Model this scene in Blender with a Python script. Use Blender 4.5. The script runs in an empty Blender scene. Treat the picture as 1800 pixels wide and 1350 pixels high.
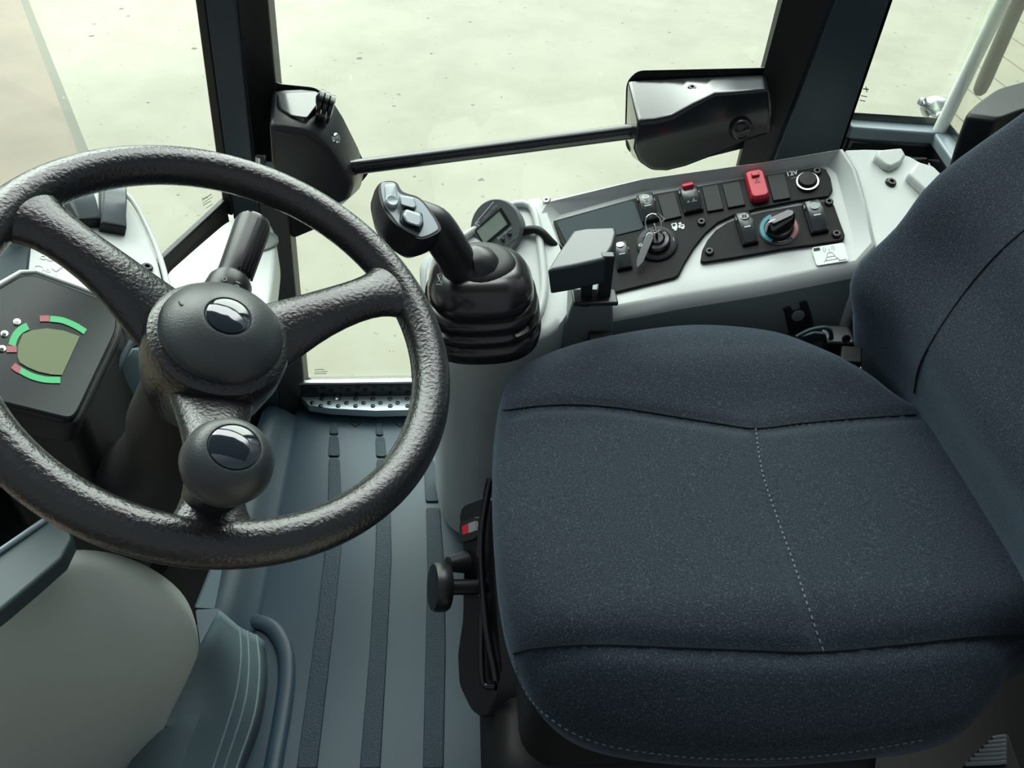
import bpy, bmesh, math, random
from mathutils import Vector, Matrix
random.seed(7)
V = Vector
scn = bpy.context.scene
COL = scn.collection

# ------------------------------------------------------------------ camera
F, CX, CY = 1500.0, 900.0, 675.0
TH, ROLL, H, UY = math.radians(40), math.radians(2), 1.12, -150.0
CAM = V((0, 0, H))
_dn = F / math.tan(TH); _hd = F * math.tan(TH)
_down = V((-math.sin(ROLL) * _dn, math.cos(ROLL) * _dn, F)).normalized()
_up = -_down
_Y = (V((math.sin(ROLL) * _hd, -math.cos(ROLL) * _hd, F)) + UY * V((math.cos(ROLL), math.sin(ROLL), 0))).normalized()
_X = _Y.cross(_up)
RW = Matrix((_X, _Y, _up))            # camera (x right, y down, z fwd) -> world

def ray(p): return RW @ V((p[0] - CX, p[1] - CY, F))
def Zp(p, z):
    d = ray(p); return CAM + d * ((z - H) / d.z)
def Yp(p, y):
    d = ray(p); return CAM + d * (y / d.y)
def Xp(p, x):
    d = ray(p); return CAM + d * (x / d.x)
def Dp(p, dist):
    return CAM + ray(p).normalized() * dist
class Plane:
    def __init__(s, o, n): s.o = V(o); s.n = V(n).normalized()
    def at(s, p, h=0.0):
        d = ray(p); return CAM + d * ((s.o + s.n * h - CAM).dot(s.n) / d.dot(s.n))
def plane3(a, b, c):
    n = (b - a).cross(c - a).normalized()
    if n.dot(CAM - a) < 0: n = -n
    return Plane(a, n)

cd = bpy.data.cameras.new('camera'); cam = bpy.data.objects.new('camera', cd); COL.objects.link(cam)
cd.sensor_width = 36; cd.lens = 36 * F / 1800; cd.clip_start = 0.01
xr = RW @ V((1, 0, 0)); yu = RW @ V((0, -1, 0)); zb = RW @ V((0, 0, -1))
m = Matrix((xr, yu, zb)).transposed().to_4x4(); m.translation = CAM
cam.matrix_world = m
scn.camera = cam

# ------------------------------------------------------------------ materials
def nmat(name):
    mt = bpy.data.materials.new(name); mt.use_nodes = True
    nt = mt.node_tree; b = nt.nodes['Principled BSDF']
    return mt, nt, b
def N(nt, t, **k):
    n = nt.nodes.new(t)
    for a, v in k.items(): setattr(n, a, v)
    return n
def plastic(name, col, rough=0.45, spec=0.5, bump=0.0, scale=400, var=0.0, metal=0.0, coat=0.0, bdist=0.001):
    mt, nt, b = nmat(name)
    b.inputs['Base Color'].default_value = (*col, 1); b.inputs['Roughness'].default_value = rough
    b.inputs['Specular IOR Level'].default_value = spec; b.inputs['Metallic'].default_value = metal
    b.inputs['Coat Weight'].default_value = coat; b.inputs['Coat Roughness'].default_value = 0.08
    tc = N(nt, 'ShaderNodeTexCoord')
    if bump:
        nz = N(nt, 'ShaderNodeTexNoise'); nz.inputs['Scale'].default_value = scale; nz.inputs['Detail'].default_value = 3
        bp = N(nt, 'ShaderNodeBump'); bp.inputs['Strength'].default_value = bump; bp.inputs['Distance'].default_value = bdist
        nt.links.new(tc.outputs['Object'], nz.inputs['Vector']); nt.links.new(nz.outputs['Fac'], bp.inputs['Height'])
        nt.links.new(bp.outputs['Normal'], b.inputs['Normal'])
    if var:
        nz = N(nt, 'ShaderNodeTexNoise'); nz.inputs['Scale'].default_value = 60; nz.inputs['Detail'].default_value = 5
        rp = N(nt, 'ShaderNodeValToRGB')
        rp.color_ramp.elements[0].position = 0.3; rp.color_ramp.elements[1].position = 0.7
        rp.color_ramp.elements[0].color = (*[c * (1 - var) for c in col], 1); rp.color_ramp.elements[1].color = (*[min(1, c * (1 + var)) for c in col], 1)
        nt.links.new(tc.outputs['Object'], nz.inputs['Vector']); nt.links.new(nz.outputs['Fac'], rp.inputs['Fac']); nt.links.new(rp.outputs['Color'], b.inputs['Base Color'])
    return mt

M = {}
M['gloss'] = plastic('black_gloss_plastic', (.010, .011, .014), .16, .6)
M['satin'] = plastic('black_satin_plastic', (.011, .012, .014), .36, .5)
M['black'] = plastic('black_matt_plastic', (.009, .010, .011), .55, .35)
M['rubber'] = plastic('black_rubber', (.010, .010, .011), .45, .4)
M['boot'] = plastic('bellows_rubber', (.012, .011, .012), .22, .8)
M['rim'] = plastic('grained_black_polyurethane', (.014, .015, .016), .27, .9, bump=.5, scale=330, bdist=.0014)
M['hub'] = plastic('fine_grained_black_cover', (.034, .041, .044), .42, .8, bump=.25, scale=700)
M['pillar'] = plastic('dark_slate_painted_steel', (.022, .035, .052), .42, .6)
M['steel'] = plastic('blue_grey_painted_steel', (.20, .25, .29), .35, .5)
M['light'] = plastic('light_grey_moulded_plastic', (.60, .63, .62), .40, .5, bump=.05, scale=900)
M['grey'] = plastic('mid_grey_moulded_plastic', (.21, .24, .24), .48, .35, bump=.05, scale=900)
M['teal'] = plastic('grey_plastic_cool_light_tint', (.16, .225, .25), .48, .4, bump=.05, scale=900)  # same grey plastic as the bulge, cool light put into its tint
M['olive'] = plastic('grey_plastic_warm_light_tint', (.46, .50, .46), .5, .35, bump=.05, scale=900)  # same grey plastic as the kick panel, warm bounce light put into its tint
M['charcoal'] = plastic('charcoal_plastic', (.022, .025, .027), .5, .25)
M['rocker2'] = plastic('mid_grey_rocker', (.15, .175, .19), .3, .6)
M['greymark'] = plastic('grey_etching', (.10, .10, .085), .6)
M['pad'] = plastic('lever_pad_plastic', (.030, .038, .044), .34, .55)
M['lipdark'] = plastic('dark_slate_plastic', (.045, .068, .078), .5, .4)
M['display'] = plastic('display_grey_plastic', (.15, .17, .17), .5, .3)
M['mat'] = plastic('dark_slate_floor_rubber', (.030, .056, .080), .42, .32, bump=.08, scale=700)
M['ribm'] = plastic('grained_rib_rubber', (.023, .042, .060), .5, .25, bump=.8, scale=420, bdist=.002)
M['rocker'] = plastic('dark_grey_rocker_plastic', (.035, .040, .044), .30, .6)
M['panel'] = plastic('black_fascia', (.006, .007, .007), .5, .18)
M['bluepanel'] = plastic('slate_blank_fascia', (.020, .038, .050), .5, .25)
M['screen'] = plastic('smoked_cluster_glass', (.010, .014, .016), .22, .22)
M['white'] = plastic('white_print', (.75, .78, .78), .5)
M['greyprint'] = plastic('grey_print', (.28, .30, .31), .5)
M['red'] = plastic('red_plastic', (.58, .022, .05), .32, .5)
M['redp'] = plastic('red_print', (.27, .03, .05), .5)
M['green'] = plastic('green_print', (.0, .34, .10), .5)
M['tealp'] = plastic('blue_print', (.03, .28, .36), .5)
M['pinkp'] = plastic('pale_red_print', (.36, .10, .11), .5)
M['lcd'] = plastic('olive_liquid_crystal', (.105, .135, .06), .35, .25)
M['lcd2'] = plastic('pale_liquid_crystal', (.34, .40, .35), .3, .5, var=.08)
M['chrome'] = plastic('chrome', (.72, .73, .74), .12, .5, metal=1)
M['alu'] = plastic('brushed_steel', (.55, .56, .57), .30, .5, metal=1)
M['emblem'] = plastic('glossy_black_emblem', (.02, .03, .04), .04, .9, coat=.6)
M['sticker'] = plastic('white_sticker', (.80, .83, .82), .4)
M['seal'] = plastic('translucent_white_seal', (.88, .92, .90), .2, 1.0)
M['frit'] = plastic('black_ceramic_border', (.006, .007, .007), .35)
M['headliner'] = plastic('grey_headliner', (.06, .06, .06), .8, .2)
M['joint'] = plastic('joint_sealant', (.16, .16, .13), .8)
M['head'] = plastic('joystick_plate', (.30, .36, .39), .26, .7)
M['button'] = plastic('joystick_button', (.34, .40, .43), .22, .7)
M['studplate'] = plastic('studded_sill_metal', (.42, .50, .56), .34, .5, metal=.6)

def fabric():
    mt, nt, b = nmat('charcoal_blue_seat_fabric')
    tc = N(nt, 'ShaderNodeTexCoord')
    n1 = N(nt, 'ShaderNodeTexNoise'); n1.inputs['Scale'].default_value = 620; n1.inputs['Detail'].default_value = 2
    r1 = N(nt, 'ShaderNodeValToRGB'); e = r1.color_ramp.elements
    e[0].position = .36; e[0].color = (.009, .013, .020, 1); e[1].position = .62; e[1].color = (.022, .031, .044, 1)
    x = r1.color_ramp.elements.new(.72); x.color = (.062, .078, .092, 1)
    n2 = N(nt, 'ShaderNodeTexNoise'); n2.inputs['Scale'].default_value = 900; n2.inputs['Detail'].default_value = 2
    bp = N(nt, 'ShaderNodeBump'); bp.inputs['Strength'].default_value = .6; bp.inputs['Distance'].default_value = .0012
    nt.links.new(tc.outputs['Object'], n1.inputs['Vector']); nt.links.new(tc.outputs['Object'], n2.inputs['Vector'])
    nt.links.new(n1.outputs['Fac'], r1.inputs['Fac']); nt.links.new(r1.outputs['Color'], b.inputs['Base Color'])
    nt.links.new(n2.outputs['Fac'], bp.inputs['Height']); nt.links.new(bp.outputs['Normal'], b.inputs['Normal'])
    b.inputs['Roughness'].default_value = .85; b.inputs['Specular IOR Level'].default_value = .2
    b.inputs['Sheen Weight'].default_value = .22; b.inputs['Sheen Roughness'].default_value = .4
    b.inputs['Sheen Tint'].default_value = (.55, .75, 1, 1)
    return mt
M['fabric'] = fabric()
M['seam'] = plastic('dark_seam', (.006, .008, .010), .8, .2)
M['stitch'] = plastic('grey_stitching', (.13, .15, .17), .8, .2)

def glass():
    mt = bpy.data.materials.new('cab_glass'); mt.use_nodes = True
    nt = mt.node_tree; nt.nodes.clear()
    o = N(nt, 'ShaderNodeOutputMaterial'); mx = N(nt, 'ShaderNodeMixShader'); t = N(nt, 'ShaderNodeBsdfTransparent'); g = N(nt, 'ShaderNodeBsdfGlossy')
    lw = N(nt, 'ShaderNodeLayerWeight'); pw = N(nt, 'ShaderNodeMath', operation='POWER'); pw.inputs[1].default_value = 4.0
    fr = N(nt, 'ShaderNodeMath', operation='MULTIPLY_ADD'); fr.inputs[1].default_value = .35; fr.inputs[2].default_value = .035
    nt.links.new(lw.outputs['Facing'], pw.inputs[0]); nt.links.new(pw.outputs[0], fr.inputs[0])
    t.inputs['Color'].default_value = (.95, .985, .945, 1); g.inputs['Roughness'].default_value = .02
    nt.links.new(fr.outputs[0], mx.inputs['Fac']); nt.links.new(t.outputs[0], mx.inputs[1]); nt.links.new(g.outputs[0], mx.inputs[2]); nt.links.new(mx.outputs[0], o.inputs[0])
    return mt
M['glass'] = glass()

def concrete(name, base, dark, spots=True):
    mt, nt, b = nmat(name)
    tc = N(nt, 'ShaderNodeTexCoord')
    n1 = N(nt, 'ShaderNodeTexNoise'); n1.inputs['Scale'].default_value = 1.6; n1.inputs['Detail'].default_value = 9; n1.inputs['Roughness'].default_value = .62
    r1 = N(nt, 'ShaderNodeValToRGB'); e = r1.color_ramp.elements
    e[0].position = .34; e[0].color = (*dark, 1); e[1].position = .60; e[1].color = (*base, 1)
    nt.links.new(tc.outputs['Object'], n1.inputs['Vector']); nt.links.new(n1.outputs['Fac'], r1.inputs['Fac'])
    last = r1.outputs['Color']
    if spots:
        for sc, th, dk in ((2.6, .035, .05), (6.5, .055, .07), (15.0, .065, .12)):
            vo = N(nt, 'ShaderNodeTexVoronoi'); vo.inputs['Scale'].default_value = sc
            n2 = N(nt, 'ShaderNodeTexNoise'); n2.inputs['Scale'].default_value = sc * 4
            add = N(nt, 'ShaderNodeMixRGB'); add.blend_type = 'ADD'; add.inputs['Fac'].default_value = .05
            nt.links.new(tc.outputs['Object'], n2.inputs['Vector']); nt.links.new(tc.outputs['Object'], add.inputs['Color1']); nt.links.new(n2.outputs['Color'], add.inputs['Color2'])
            nt.links.new(add.outputs['Color'], vo.inputs['Vector'])
            # only some of the cells carry a fleck
            sep = N(nt, 'ShaderNodeSeparateColor'); nt.links.new(vo.outputs['Color'], sep.inputs['Color'])
            ra = N(nt, 'ShaderNodeMath', operation='MULTIPLY'); nt.links.new(sep.outputs['Red'], ra.inputs[0]); ra.inputs[1].default_value = th * 2
            lt = N(nt, 'ShaderNodeMath', operation='LESS_THAN'); nt.links.new(vo.outputs['Distance'], lt.inputs[0]); nt.links.new(ra.outputs[0], lt.inputs[1])
            g2 = N(nt, 'ShaderNodeMath', operation='GREATER_THAN'); nt.links.new(sep.outputs['Green'], g2.inputs[0]); g2.inputs[1].default_value = .15
            mu = N(nt, 'ShaderNodeMath', operation='MULTIPLY'); nt.links.new(lt.outputs[0], mu.inputs[0]); nt.links.new(g2.outputs[0], mu.inputs[1])
            mix = N(nt, 'ShaderNodeMixRGB'); mix.inputs['Color2'].default_value = (dk * 1.1, dk, dk * .85, 1)
            nt.links.new(mu.outputs[0], mix.inputs['Fac']); nt.links.new(last, mix.inputs['Color1']); last = mix.outputs['Color']
    nt.links.new(last, b.inputs['Base Color']); b.inputs['Roughness'].default_value = .6; b.inputs['Specular IOR Level'].default_value = .3
    return mt
M['concrete'] = concrete('worn_pale_concrete', (.270, .264, .205), (.225, .217, .162))
M['concrete2'] = concrete('concrete_glass_reflection_tone', (.205, .165, .122), (.165, .132, .098), False)  # brown tone stands in for a reflection in the windscreen glass
def tiles():
    mt = concrete('yellowed_slab_paving', (.215, .203, .138), (.185, .174, .115), True)
    nt = mt.node_tree; b = nt.nodes['Principled BSDF']; src = b.inputs['Base Color'].links[0].from_socket
    tc = N(nt, 'ShaderNodeTexCoord'); mp = N(nt, 'ShaderNodeMapping'); mp.inputs['Rotation'].default_value = (0, 0, math.radians(90))
    br = N(nt, 'ShaderNodeTexBrick'); br.inputs['Scale'].default_value = 1.0; br.inputs['Mortar Size'].default_value = .008
    br.inputs['Brick Width'].default_value = 9.0; br.inputs['Row Height'].default_value = .29
    br.inputs['Color1'].default_value = br.inputs['Color2'].default_value = (1, 1, 1, 1); br.inputs['Mortar'].default_value = (.35, .33, .28, 1)
    mx = N(nt, 'ShaderNodeMixRGB'); mx.blend_type = 'MULTIPLY'; mx.inputs['Fac'].default_value = 1
    nt.links.new(tc.outputs['Object'], mp.inputs['Vector']); nt.links.new(mp.outputs[0], br.inputs['Vector'])
    nt.links.new(src, mx.inputs['Color1']); nt.links.new(br.outputs['Color'], mx.inputs['Color2']); nt.links.new(mx.outputs[0], b.inputs['Base Color'])
    return mt
M['tiles'] = tiles()

# ------------------------------------------------------------------ builders
WL = {}
def tag(o, label=None, cat=None, group=None, kind=None):
    for k, v in (('label', label), ('category', cat), ('group', group), ('kind', kind)):
        if v: o[k] = v
    return o
def thing(name, label, cat, loc, group=None):
    o = bpy.data.objects.new(name, None); COL.objects.link(o); o.empty_display_size = .05
    o.location = V(loc); WL[o.name] = V(loc)
    return tag(o, label, cat, group)
def mk(name, vs, fs, mat, parent=None, smooth=True, bevel=0, seg=3, sub=0, label=None, angle=38, solid=0):
    vs = [V(v) for v in vs]
    lo = V([min(v[i] for v in vs) for i in range(3)]); hi = V([max(v[i] for v in vs) for i in range(3)])
    c = (lo + hi) / 2
    me = bpy.data.meshes.new(name); me.from_pydata([v - c for v in vs], [], fs); me.update()
    bm = bmesh.new(); bm.from_mesh(me)
    bmesh.ops.recalc_face_normals(bm, faces=bm.faces[:]); bm.to_mesh(me); bm.free()
    o = bpy.data.objects.new(name, me); COL.objects.link(o)
    if mat: me.materials.append(M[mat] if isinstance(mat, str) else mat)
    if parent:
        o.parent = parent; o.location = c - WL[parent.name]
    else: o.location = c
    WL[o.name] = c
    if solid:
        s = o.modifiers.new('solid', 'SOLIDIFY'); s.thickness = solid; s.offset = 0
    if bevel:
        b = o.modifiers.new('bevel', 'BEVEL'); b.width = bevel; b.segments = seg; b.limit_method = 'ANGLE'; b.angle_limit = math.radians(30)
    if sub:
        s = o.modifiers.new('sub', 'SUBSURF'); s.levels = sub; s.render_levels = sub
    if smooth:
        for p in me.polygons: p.use_smooth = True
        try: me.set_sharp_from_angle(angle=math.radians(angle))
        except Exception: pass
    if label: o['label'] = label
    return o
class G:                                    # collects geometry for ONE mesh
    def __init__(s): s.v = []; s.f = []
    def add(s, vs, fs):
        b = len(s.v); s.v += [V(x) for x in vs]; s.f += [tuple(i + b for i in f) for f in fs]; return s
    def mk(s, name, mat, parent=None, **k): return mk(name, s.v, s.f, mat, parent, **k)
def g_loft(loops, cap0=True, cap1=True, closed=True):
    n = len(loops[0]); vs = [p for l in loops for p in l]; fs = []
    for i in range(len(loops) - 1):
        for j in range(n if closed else n - 1):
            k = (j + 1) % n; fs.append((i * n + j, i * n + k, (i + 1) * n + k, (i + 1) * n + j))
    if closed:
        if cap0: fs.append(tuple(range(n - 1, -1, -1)))
        if cap1: fs.append(tuple(range((len(loops) - 1) * n, len(loops) * n)))
    return vs, fs
def g_slab(poly, vec):                      # polygon extruded by vec (built downwards from the given face)
    return g_loft([[V(p) for p in poly], [V(p) + V(vec) for p in poly]])
def basis(d, hint=V((0, 0, 1))):
    d = V(d).normalized()
    if abs(d.dot(hint)) > .95: hint = V((1, 0, 0))
    a = hint.cross(d).normalized(); return a, d.cross(a).normalized(), d
def g_tube(pts, r, seg=16, flat=1.0, hint=V((0, 0, 1)), cap=True, closed=False):
    pts = [V(p) for p in pts]; n = len(pts)
    if not isinstance(r, (list, tuple)): r = [r] * n
    loops = []
    a = None
    for i in range(n):
        if closed: d = pts[(i + 1) % n] - pts[i - 1]
        else: d = pts[min(i + 1, n - 1)] - pts[max(i - 1, 0)]
        d.normalize()
        if a is None: a, b, _ = basis(d, hint)
        else:
            a = (a - d * a.dot(d)).normalized(); b = d.cross(a)
        rr = r[i]; ra, rb = (rr if isinstance(rr, tuple) else (rr, rr * flat))
        loops.append([pts[i] + a * (ra * math.cos(t)) + b * (rb * math.sin(t)) for t in [2 * math.pi * k / seg for k in range(seg)]])
    if closed:
        vs = [p for l in loops for p in l]; fs = []
        for i in range(n):
            j2 = (i + 1) % n
            for j in range(seg):
                k = (j + 1) % seg; fs.append((i * seg + j, i * seg + k, j2 * seg + k, j2 * seg + j))
        return vs, fs
    return g_loft(loops, cap, cap)
def g_lathe(prof, c, axis, seg=40, squash=1.0, hint=V((0, 0, 1)), power=2.0):
    a, b, d = basis(axis, hint); c = V(c); loops = []
    for r, h in prof:
        l = []
        for k in range(seg):
            t = 2 * math.pi * k / seg; x, y = math.cos(t), math.sin(t)
            if power != 2.0:
                q = (abs(x) ** power + abs(y) ** power) ** (-1 / power); x *= q; y *= q
            l.append(c + a * (r * x) + b * (r * squash * y) + d * h)
        loops.append(l)
    return g_loft(loops)
def g_box(c, ex, ey, ez, sx, sy, sz, taper=1.0):
    c = V(c); ex, ey, ez = V(ex) * sx / 2, V(ey) * sy / 2, V(ez) * sz / 2
    lo = [c - ex - ey - ez, c + ex - ey - ez, c + ex + ey - ez, c - ex + ey - ez]
    hi = [c + (-ex - ey) * taper + ez, c + (ex - ey) * taper + ez, c + (ex + ey) * taper + ez, c + (-ex + ey) * taper + ez]
    return g_loft([lo, hi])
def catmull(pts, n=6, closed=False):
    P = [V((*p, 0)) if len(p) == 2 else V(p) for p in pts]; L = len(P); out = []
    rng = range(L) if closed else range(L - 1)
    for i in rng:
        p0 = P[i - 1] if (closed or i > 0) else P[0] * 2 - P[1]
        p1 = P[i]; p2 = P[(i + 1) % L]
        p3 = P[(i + 2) % L] if (closed or i + 2 < L) else P[-1] * 2 - P[-2]
        for k in range(n):
            t = k / n
            out.append(.5 * ((2 * p1) + (p2 - p0) * t + (2 * p0 - 5 * p1 + 4 * p2 - p3) * t * t + (3 * p1 - p0 - 3 * p2 + p3) * t ** 3))
    if not closed: out.append(P[-1])
    return out
def resample(pts, n, closed=True):
    P = [V(p) for p in pts]
    if closed: P = P + [P[0]]
    d = [0]
    for i in range(1, len(P)): d.append(d[-1] + (P[i] - P[i - 1]).length)
    out = []; j = 0; m_ = n if closed else n - 1
    for k in range(n):
        t = d[-1] * k / m_
        while j < len(d) - 2 and d[j + 1] < t: j += 1
        s = (t - d[j]) / max(d[j + 1] - d[j], 1e-9); out.append(P[j].lerp(P[j + 1], min(1, s)))
    return out
def rounded(poly, r, n=4):                  # rounds the corners of a pixel polygon
    out = []; L = len(poly)
    for i in range(L):
        p = V((*poly[i], 0)); a = V((*poly[i - 1], 0)) - p; b = V((*poly[(i + 1) % L], 0)) - p
        ra = min(r, a.length * .45); rb = min(r, b.length * .45)
        A = p + a.normalized() * ra; B = p + b.normalized() * rb
        for k in range(n + 1):
            t = k / n; out.append((A * (1 - t) ** 2 + p * 2 * t * (1 - t) + B * t * t).to_2d())
    return out
def arc2(c, r, a0, a1, n):
    return [(c[0] + r * math.cos(a0 + (a1 - a0) * k / n), c[1] + r * math.sin(a0 + (a1 - a0) * k / n)) for k in range(n + 1)]
def text(name, s, o, ex, ey, size, mat, parent, depth=.0004, align='CENTER', bold=0.0):
    """lettering as a thin raised mesh; o centre, ex reading direction, ey up"""
    cu = bpy.data.curves.new(name, 'FONT'); cu.body = s; cu.size = size; cu.align_x = align; cu.align_y = 'CENTER'; cu.extrude = depth; cu.offset = bold
    t = bpy.data.objects.new(name, cu); COL.objects.link(t)
    dg = bpy.context.evaluated_depsgraph_get(); me = bpy.data.meshes.new_from_object(t.evaluated_get(dg))
    vs = [v.co.copy() for v in me.vertices]; fs = [tuple(p.vertices) for p in me.polygons]
    bpy.data.objects.remove(t); bpy.data.curves.remove(cu); bpy.data.meshes.remove(me)
    ex = V(ex).normalized(); ey = V(ey); ey = (ey - ex * ey.dot(ex)).normalized(); ez = ex.cross(ey)
    return mk(name, [V(o) + ex * v.x + ey * v.y + ez * v.z for v in vs], fs, mat, parent, smooth=False)
class Fr:                                   # local frame on a surface
    def __init__(s, o, ex, ey):
        s.o = V(o); s.x = V(ex).normalized(); ey = V(ey); s.y = (ey - s.x * ey.dot(s.x)).normalized(); s.z = s.x.cross(s.y)
    def p(s, u, v, w=0): return s.o + s.x * u + s.y * v + s.z * w
    def poly(s, pts, w=0): return [s.p(u, v, w) for u, v in pts]
def quadframe(pl, q, h=0):                  # q: TL, TR, BR, BL pixels -> frame and size
    P = [pl.at(p, h) for p in q]; c = (P[0] + P[1] + P[2] + P[3]) / 4
    ex = (P[1] + P[2] - P[0] - P[3]) / 2; ey = (P[0] + P[1] - P[2] - P[3]) / 2
    f = Fr(c, ex, ey)
    if f.z.dot(pl.n) < 0: f = Fr(c, -ex, ey)
    return f, ex.length, ey.length
def ring2(r0, r1, n=28, a0=0, a1=2 * math.pi):
    return arc2((0, 0), r1, a0, a1, n) + arc2((0, 0), r0, a1, a0, n)
def g_strip(f, outer, inner, w, t, closed=False): # thin raised band between two curves
    n = len(outer); lo = [f.p(*p, w) for p in outer] + [f.p(*p, w) for p in inner]; fs = []
    hi = [x + f.z * t for x in lo]; vs = lo + hi; m_ = 2 * n
    for j in range(n if closed else n - 1):
        k = (j + 1) % n
        fs += [(m_ + j, m_ + k, m_ + n + k, m_ + n + j), (j, n + j, n + k, k), (j, k, m_ + k, m_ + j), (n + k, n + j, m_ + n + j, m_ + n + k)]
    if not closed: fs += [(0, m_, m_ + n, n), (n - 1, 2 * n - 1, m_ + 2 * n - 1, m_ + n - 1)]
    return vs, fs
def annulus(f, r0, r1, w, t, n=32, a0=0.0, a1=2 * math.pi, c=(0, 0), sq=1.0):
    cl = abs(a1 - a0 - 2 * math.pi) < 1e-6; k = n if not cl else n - 1
    A = arc2(c, r1, a0, a1 if not cl else a1 * (n - 1) / n, k); B = arc2(c, r0, a0, a1 if not cl else a1 * (n - 1) / n, k)
    A = [(c[0] + (x - c[0]) * sq, y) for x, y in A]; B = [(c[0] + (x - c[0]) * sq, y) for x, y in B]
    return g_strip(f, A, B, w, t, cl)
def disc(f, r, w, t, c=(0, 0), n=24, sq=1.0):
    return g_slab(f.poly([(c[0] + r * sq * math.cos(a), c[1] + r * math.sin(a)) for a in [2 * math.pi * k / n for k in range(n)]], w), f.z * t)
def rrect(w, h, r, c=(0, 0), n=4):
    out = []
    for sx, sy, a in ((1, 1, 0), (-1, 1, .5), (-1, -1, 1), (1, -1, 1.5)):
        out += arc2((c[0] + sx * (w / 2 - r), c[1] + sy * (h / 2 - r)), r, a * math.pi, (a + .5) * math.pi, n)
    return out

# ================================================================== OUTSIDE GROUND
GZ = -1.0
def struct(o): o['kind'] = 'structure'; return o
j0, j1 = Zp((42, -20), GZ), Zp((158, 270), GZ)
jd = (j0 - j1).normalized(); jn = V((jd.y, -jd.x, 0))
a0, a1 = j1 - jd * 6, j1 + jd * 14
tb0, tb1 = Zp((1692, 172), GZ), Zp((1796, -20), GZ); tdd = (tb1 - tb0).normalized(); tb1 = tb0 + tdd * 9; tb0 = tb0 - tdd * 2
struct(mk('ground_outside', *g_slab([a0, a1, tb1, tb0, V((tb0.x, -4, GZ)), V((a0.x, -4, GZ))], (0, 0, -.1)), 'concrete', smooth=False))
g_ = G(); w_ = .055
g_.add(*g_slab([a0, a1, a1 - jn * w_, a0 - jn * w_], (0, 0, -.05)))
struct(g_.mk('trim_7', 'joint', smooth=False))
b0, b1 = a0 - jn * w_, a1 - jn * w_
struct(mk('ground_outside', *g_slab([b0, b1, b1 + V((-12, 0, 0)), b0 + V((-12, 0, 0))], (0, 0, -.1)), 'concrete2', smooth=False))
struct(mk('ground_outside', *g_slab([V((tb0.x, -4, GZ)), tb0, tb1, V((14, tb1.y, GZ)), V((14, -4, GZ))], (0, 0, -.1)), 'tiles', smooth=False))

# ================================================================== CAB STRUCTURE
YD = 1.27
def vline(p0, p1, y):
    a, b = Yp(p0, y), Yp(p1, y)
    return lambda z: a + (b - a) * ((z - a.z) / (b.z - a.z))
ZT = 1.60
def post(name, lines, zs, mat, parent=None, bevel=.004, back=.04, **k):
    loops = []
    for z in zs:
        p = [l(z) for l in lines]; loops.append(p + [p[-1] + V((0, back, 0)), p[0] + V((0, back, 0))])
    return mk(name, *g_loft(loops), mat, parent, bevel=bevel, **k)
lA = vline((359, 0), (404, 340), 1.232); lB = vline((416, 0), (452, 340), 1.232)
lC = vline((428, 0), (462, 340), 1.240); lD = vline((471, 0), (512, 430), 1.262)
lS = vline((343, 0), (389, 340), 1.24)
struct(post('trim_1', [lA, lB], [-.05, ZT], 'pillar', back=.06))
struct(post('trim_2', [lB, lC, lD], [-.05, ZT], 'rubber', back=.05, bevel=.003))
struct(post('trim_3', [lS, lA], [.44, ZT], 'rubber', back=.03, bevel=.003))
rA = vline((1384, 0), (1314, 270), 1.264); rB = vline((1466, 0), (1362, 270), 1.240); rC = vline((1470, 0), (1368, 262), 1.225); rD = vline((1566, 0), (1484, 245), 1.225)
struct(post('trim_4', [rA, rB], [-.05, ZT], 'rubber', back=.04, bevel=.003))
struct(post('trim_5', [rC, rD], [-.05, ZT], 'pillar', back=.07))
# windscreen plane (V shaped front, right-hand pane) with its lower frame
WA = Yp((395, 350), 1.24); WB = Zp((285, 452), WA.z); wd = (WB - WA).normalized(); wn = V((wd.y, -wd.x, 0))
if wn.x < 0: wn = -wn
WE = WA + wd * 1.3
struct(mk('window_1', *g_slab([WA - wd * .02, WE, WE + V((0, 0, 1.14)), WA + V((0, 0, 1.14)) - wd * .16], wn * -.006), 'glass', smooth=False))
fb = G(); lowf = [WA - wd * .03, WE, WE + V((0, 0, -.022)), WA - wd * .03 + V((0, 0, -.022))]
fb.add(*g_slab([p + wn * .004 for p in lowf], wn * -.012)); struct(fb.mk('trim_6', 'rubber', bevel=.003))
struct(mk('wall_front', *g_slab([WA + V((0, 0, -.024)), WA + wd * .5 + V((0, 0, -.024)), V(((WA + wd * .5).x, (WA + wd * .5).y, -.05)), V((WA.x, WA.y, -.05))], wn * -.03), 'black', smooth=False))
w5, w8 = WA + wd * .5, WA + wd * .80
struct(mk('wall_front', *g_slab([w5 + V((0, 0, -.024)), w8 + V((0, 0, -.024)), V((w8.x, w8.y, .22)), V((w5.x, w5.y, .22))], wn * -.03), 'black', smooth=False))
# door glass with its black ceramic edge
dq = [Yp((470, 0), YD), Yp((533, 668), YD), Yp((1290, 668), YD), Yp((1388, 0), YD)]
zb_ = Yp((640, 666), YD).z
xl, xr_ = lD(.3).x, rA(.3).x
struct(mk('window_2', *g_slab([V((lD(ZT).x - .01, YD, ZT)), V((lD(zb_).x - .01, YD, zb_)), V((rA(zb_).x + .01, YD, zb_)), V((rA(ZT).x + .01, YD, ZT))], (0, .005, 0)), 'glass', smooth=False))
def fritpoly(px, y, name='frit_border'):
    return mk(name, *g_slab([Yp(p, y) for p in px], (0, .0015, 0)), 'frit', None, smooth=False)
fl = rounded([(470, 60), (476, 120), (484, 147), (556, 154), (590, 186), (640, 285), (652, 300), (634, 322), (560, 400), (512, 420), (480, 300)], 12)
f1_ = fritpoly(fl, YD - .002); struct(f1_); f1_.name = 'trim_8'
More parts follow.
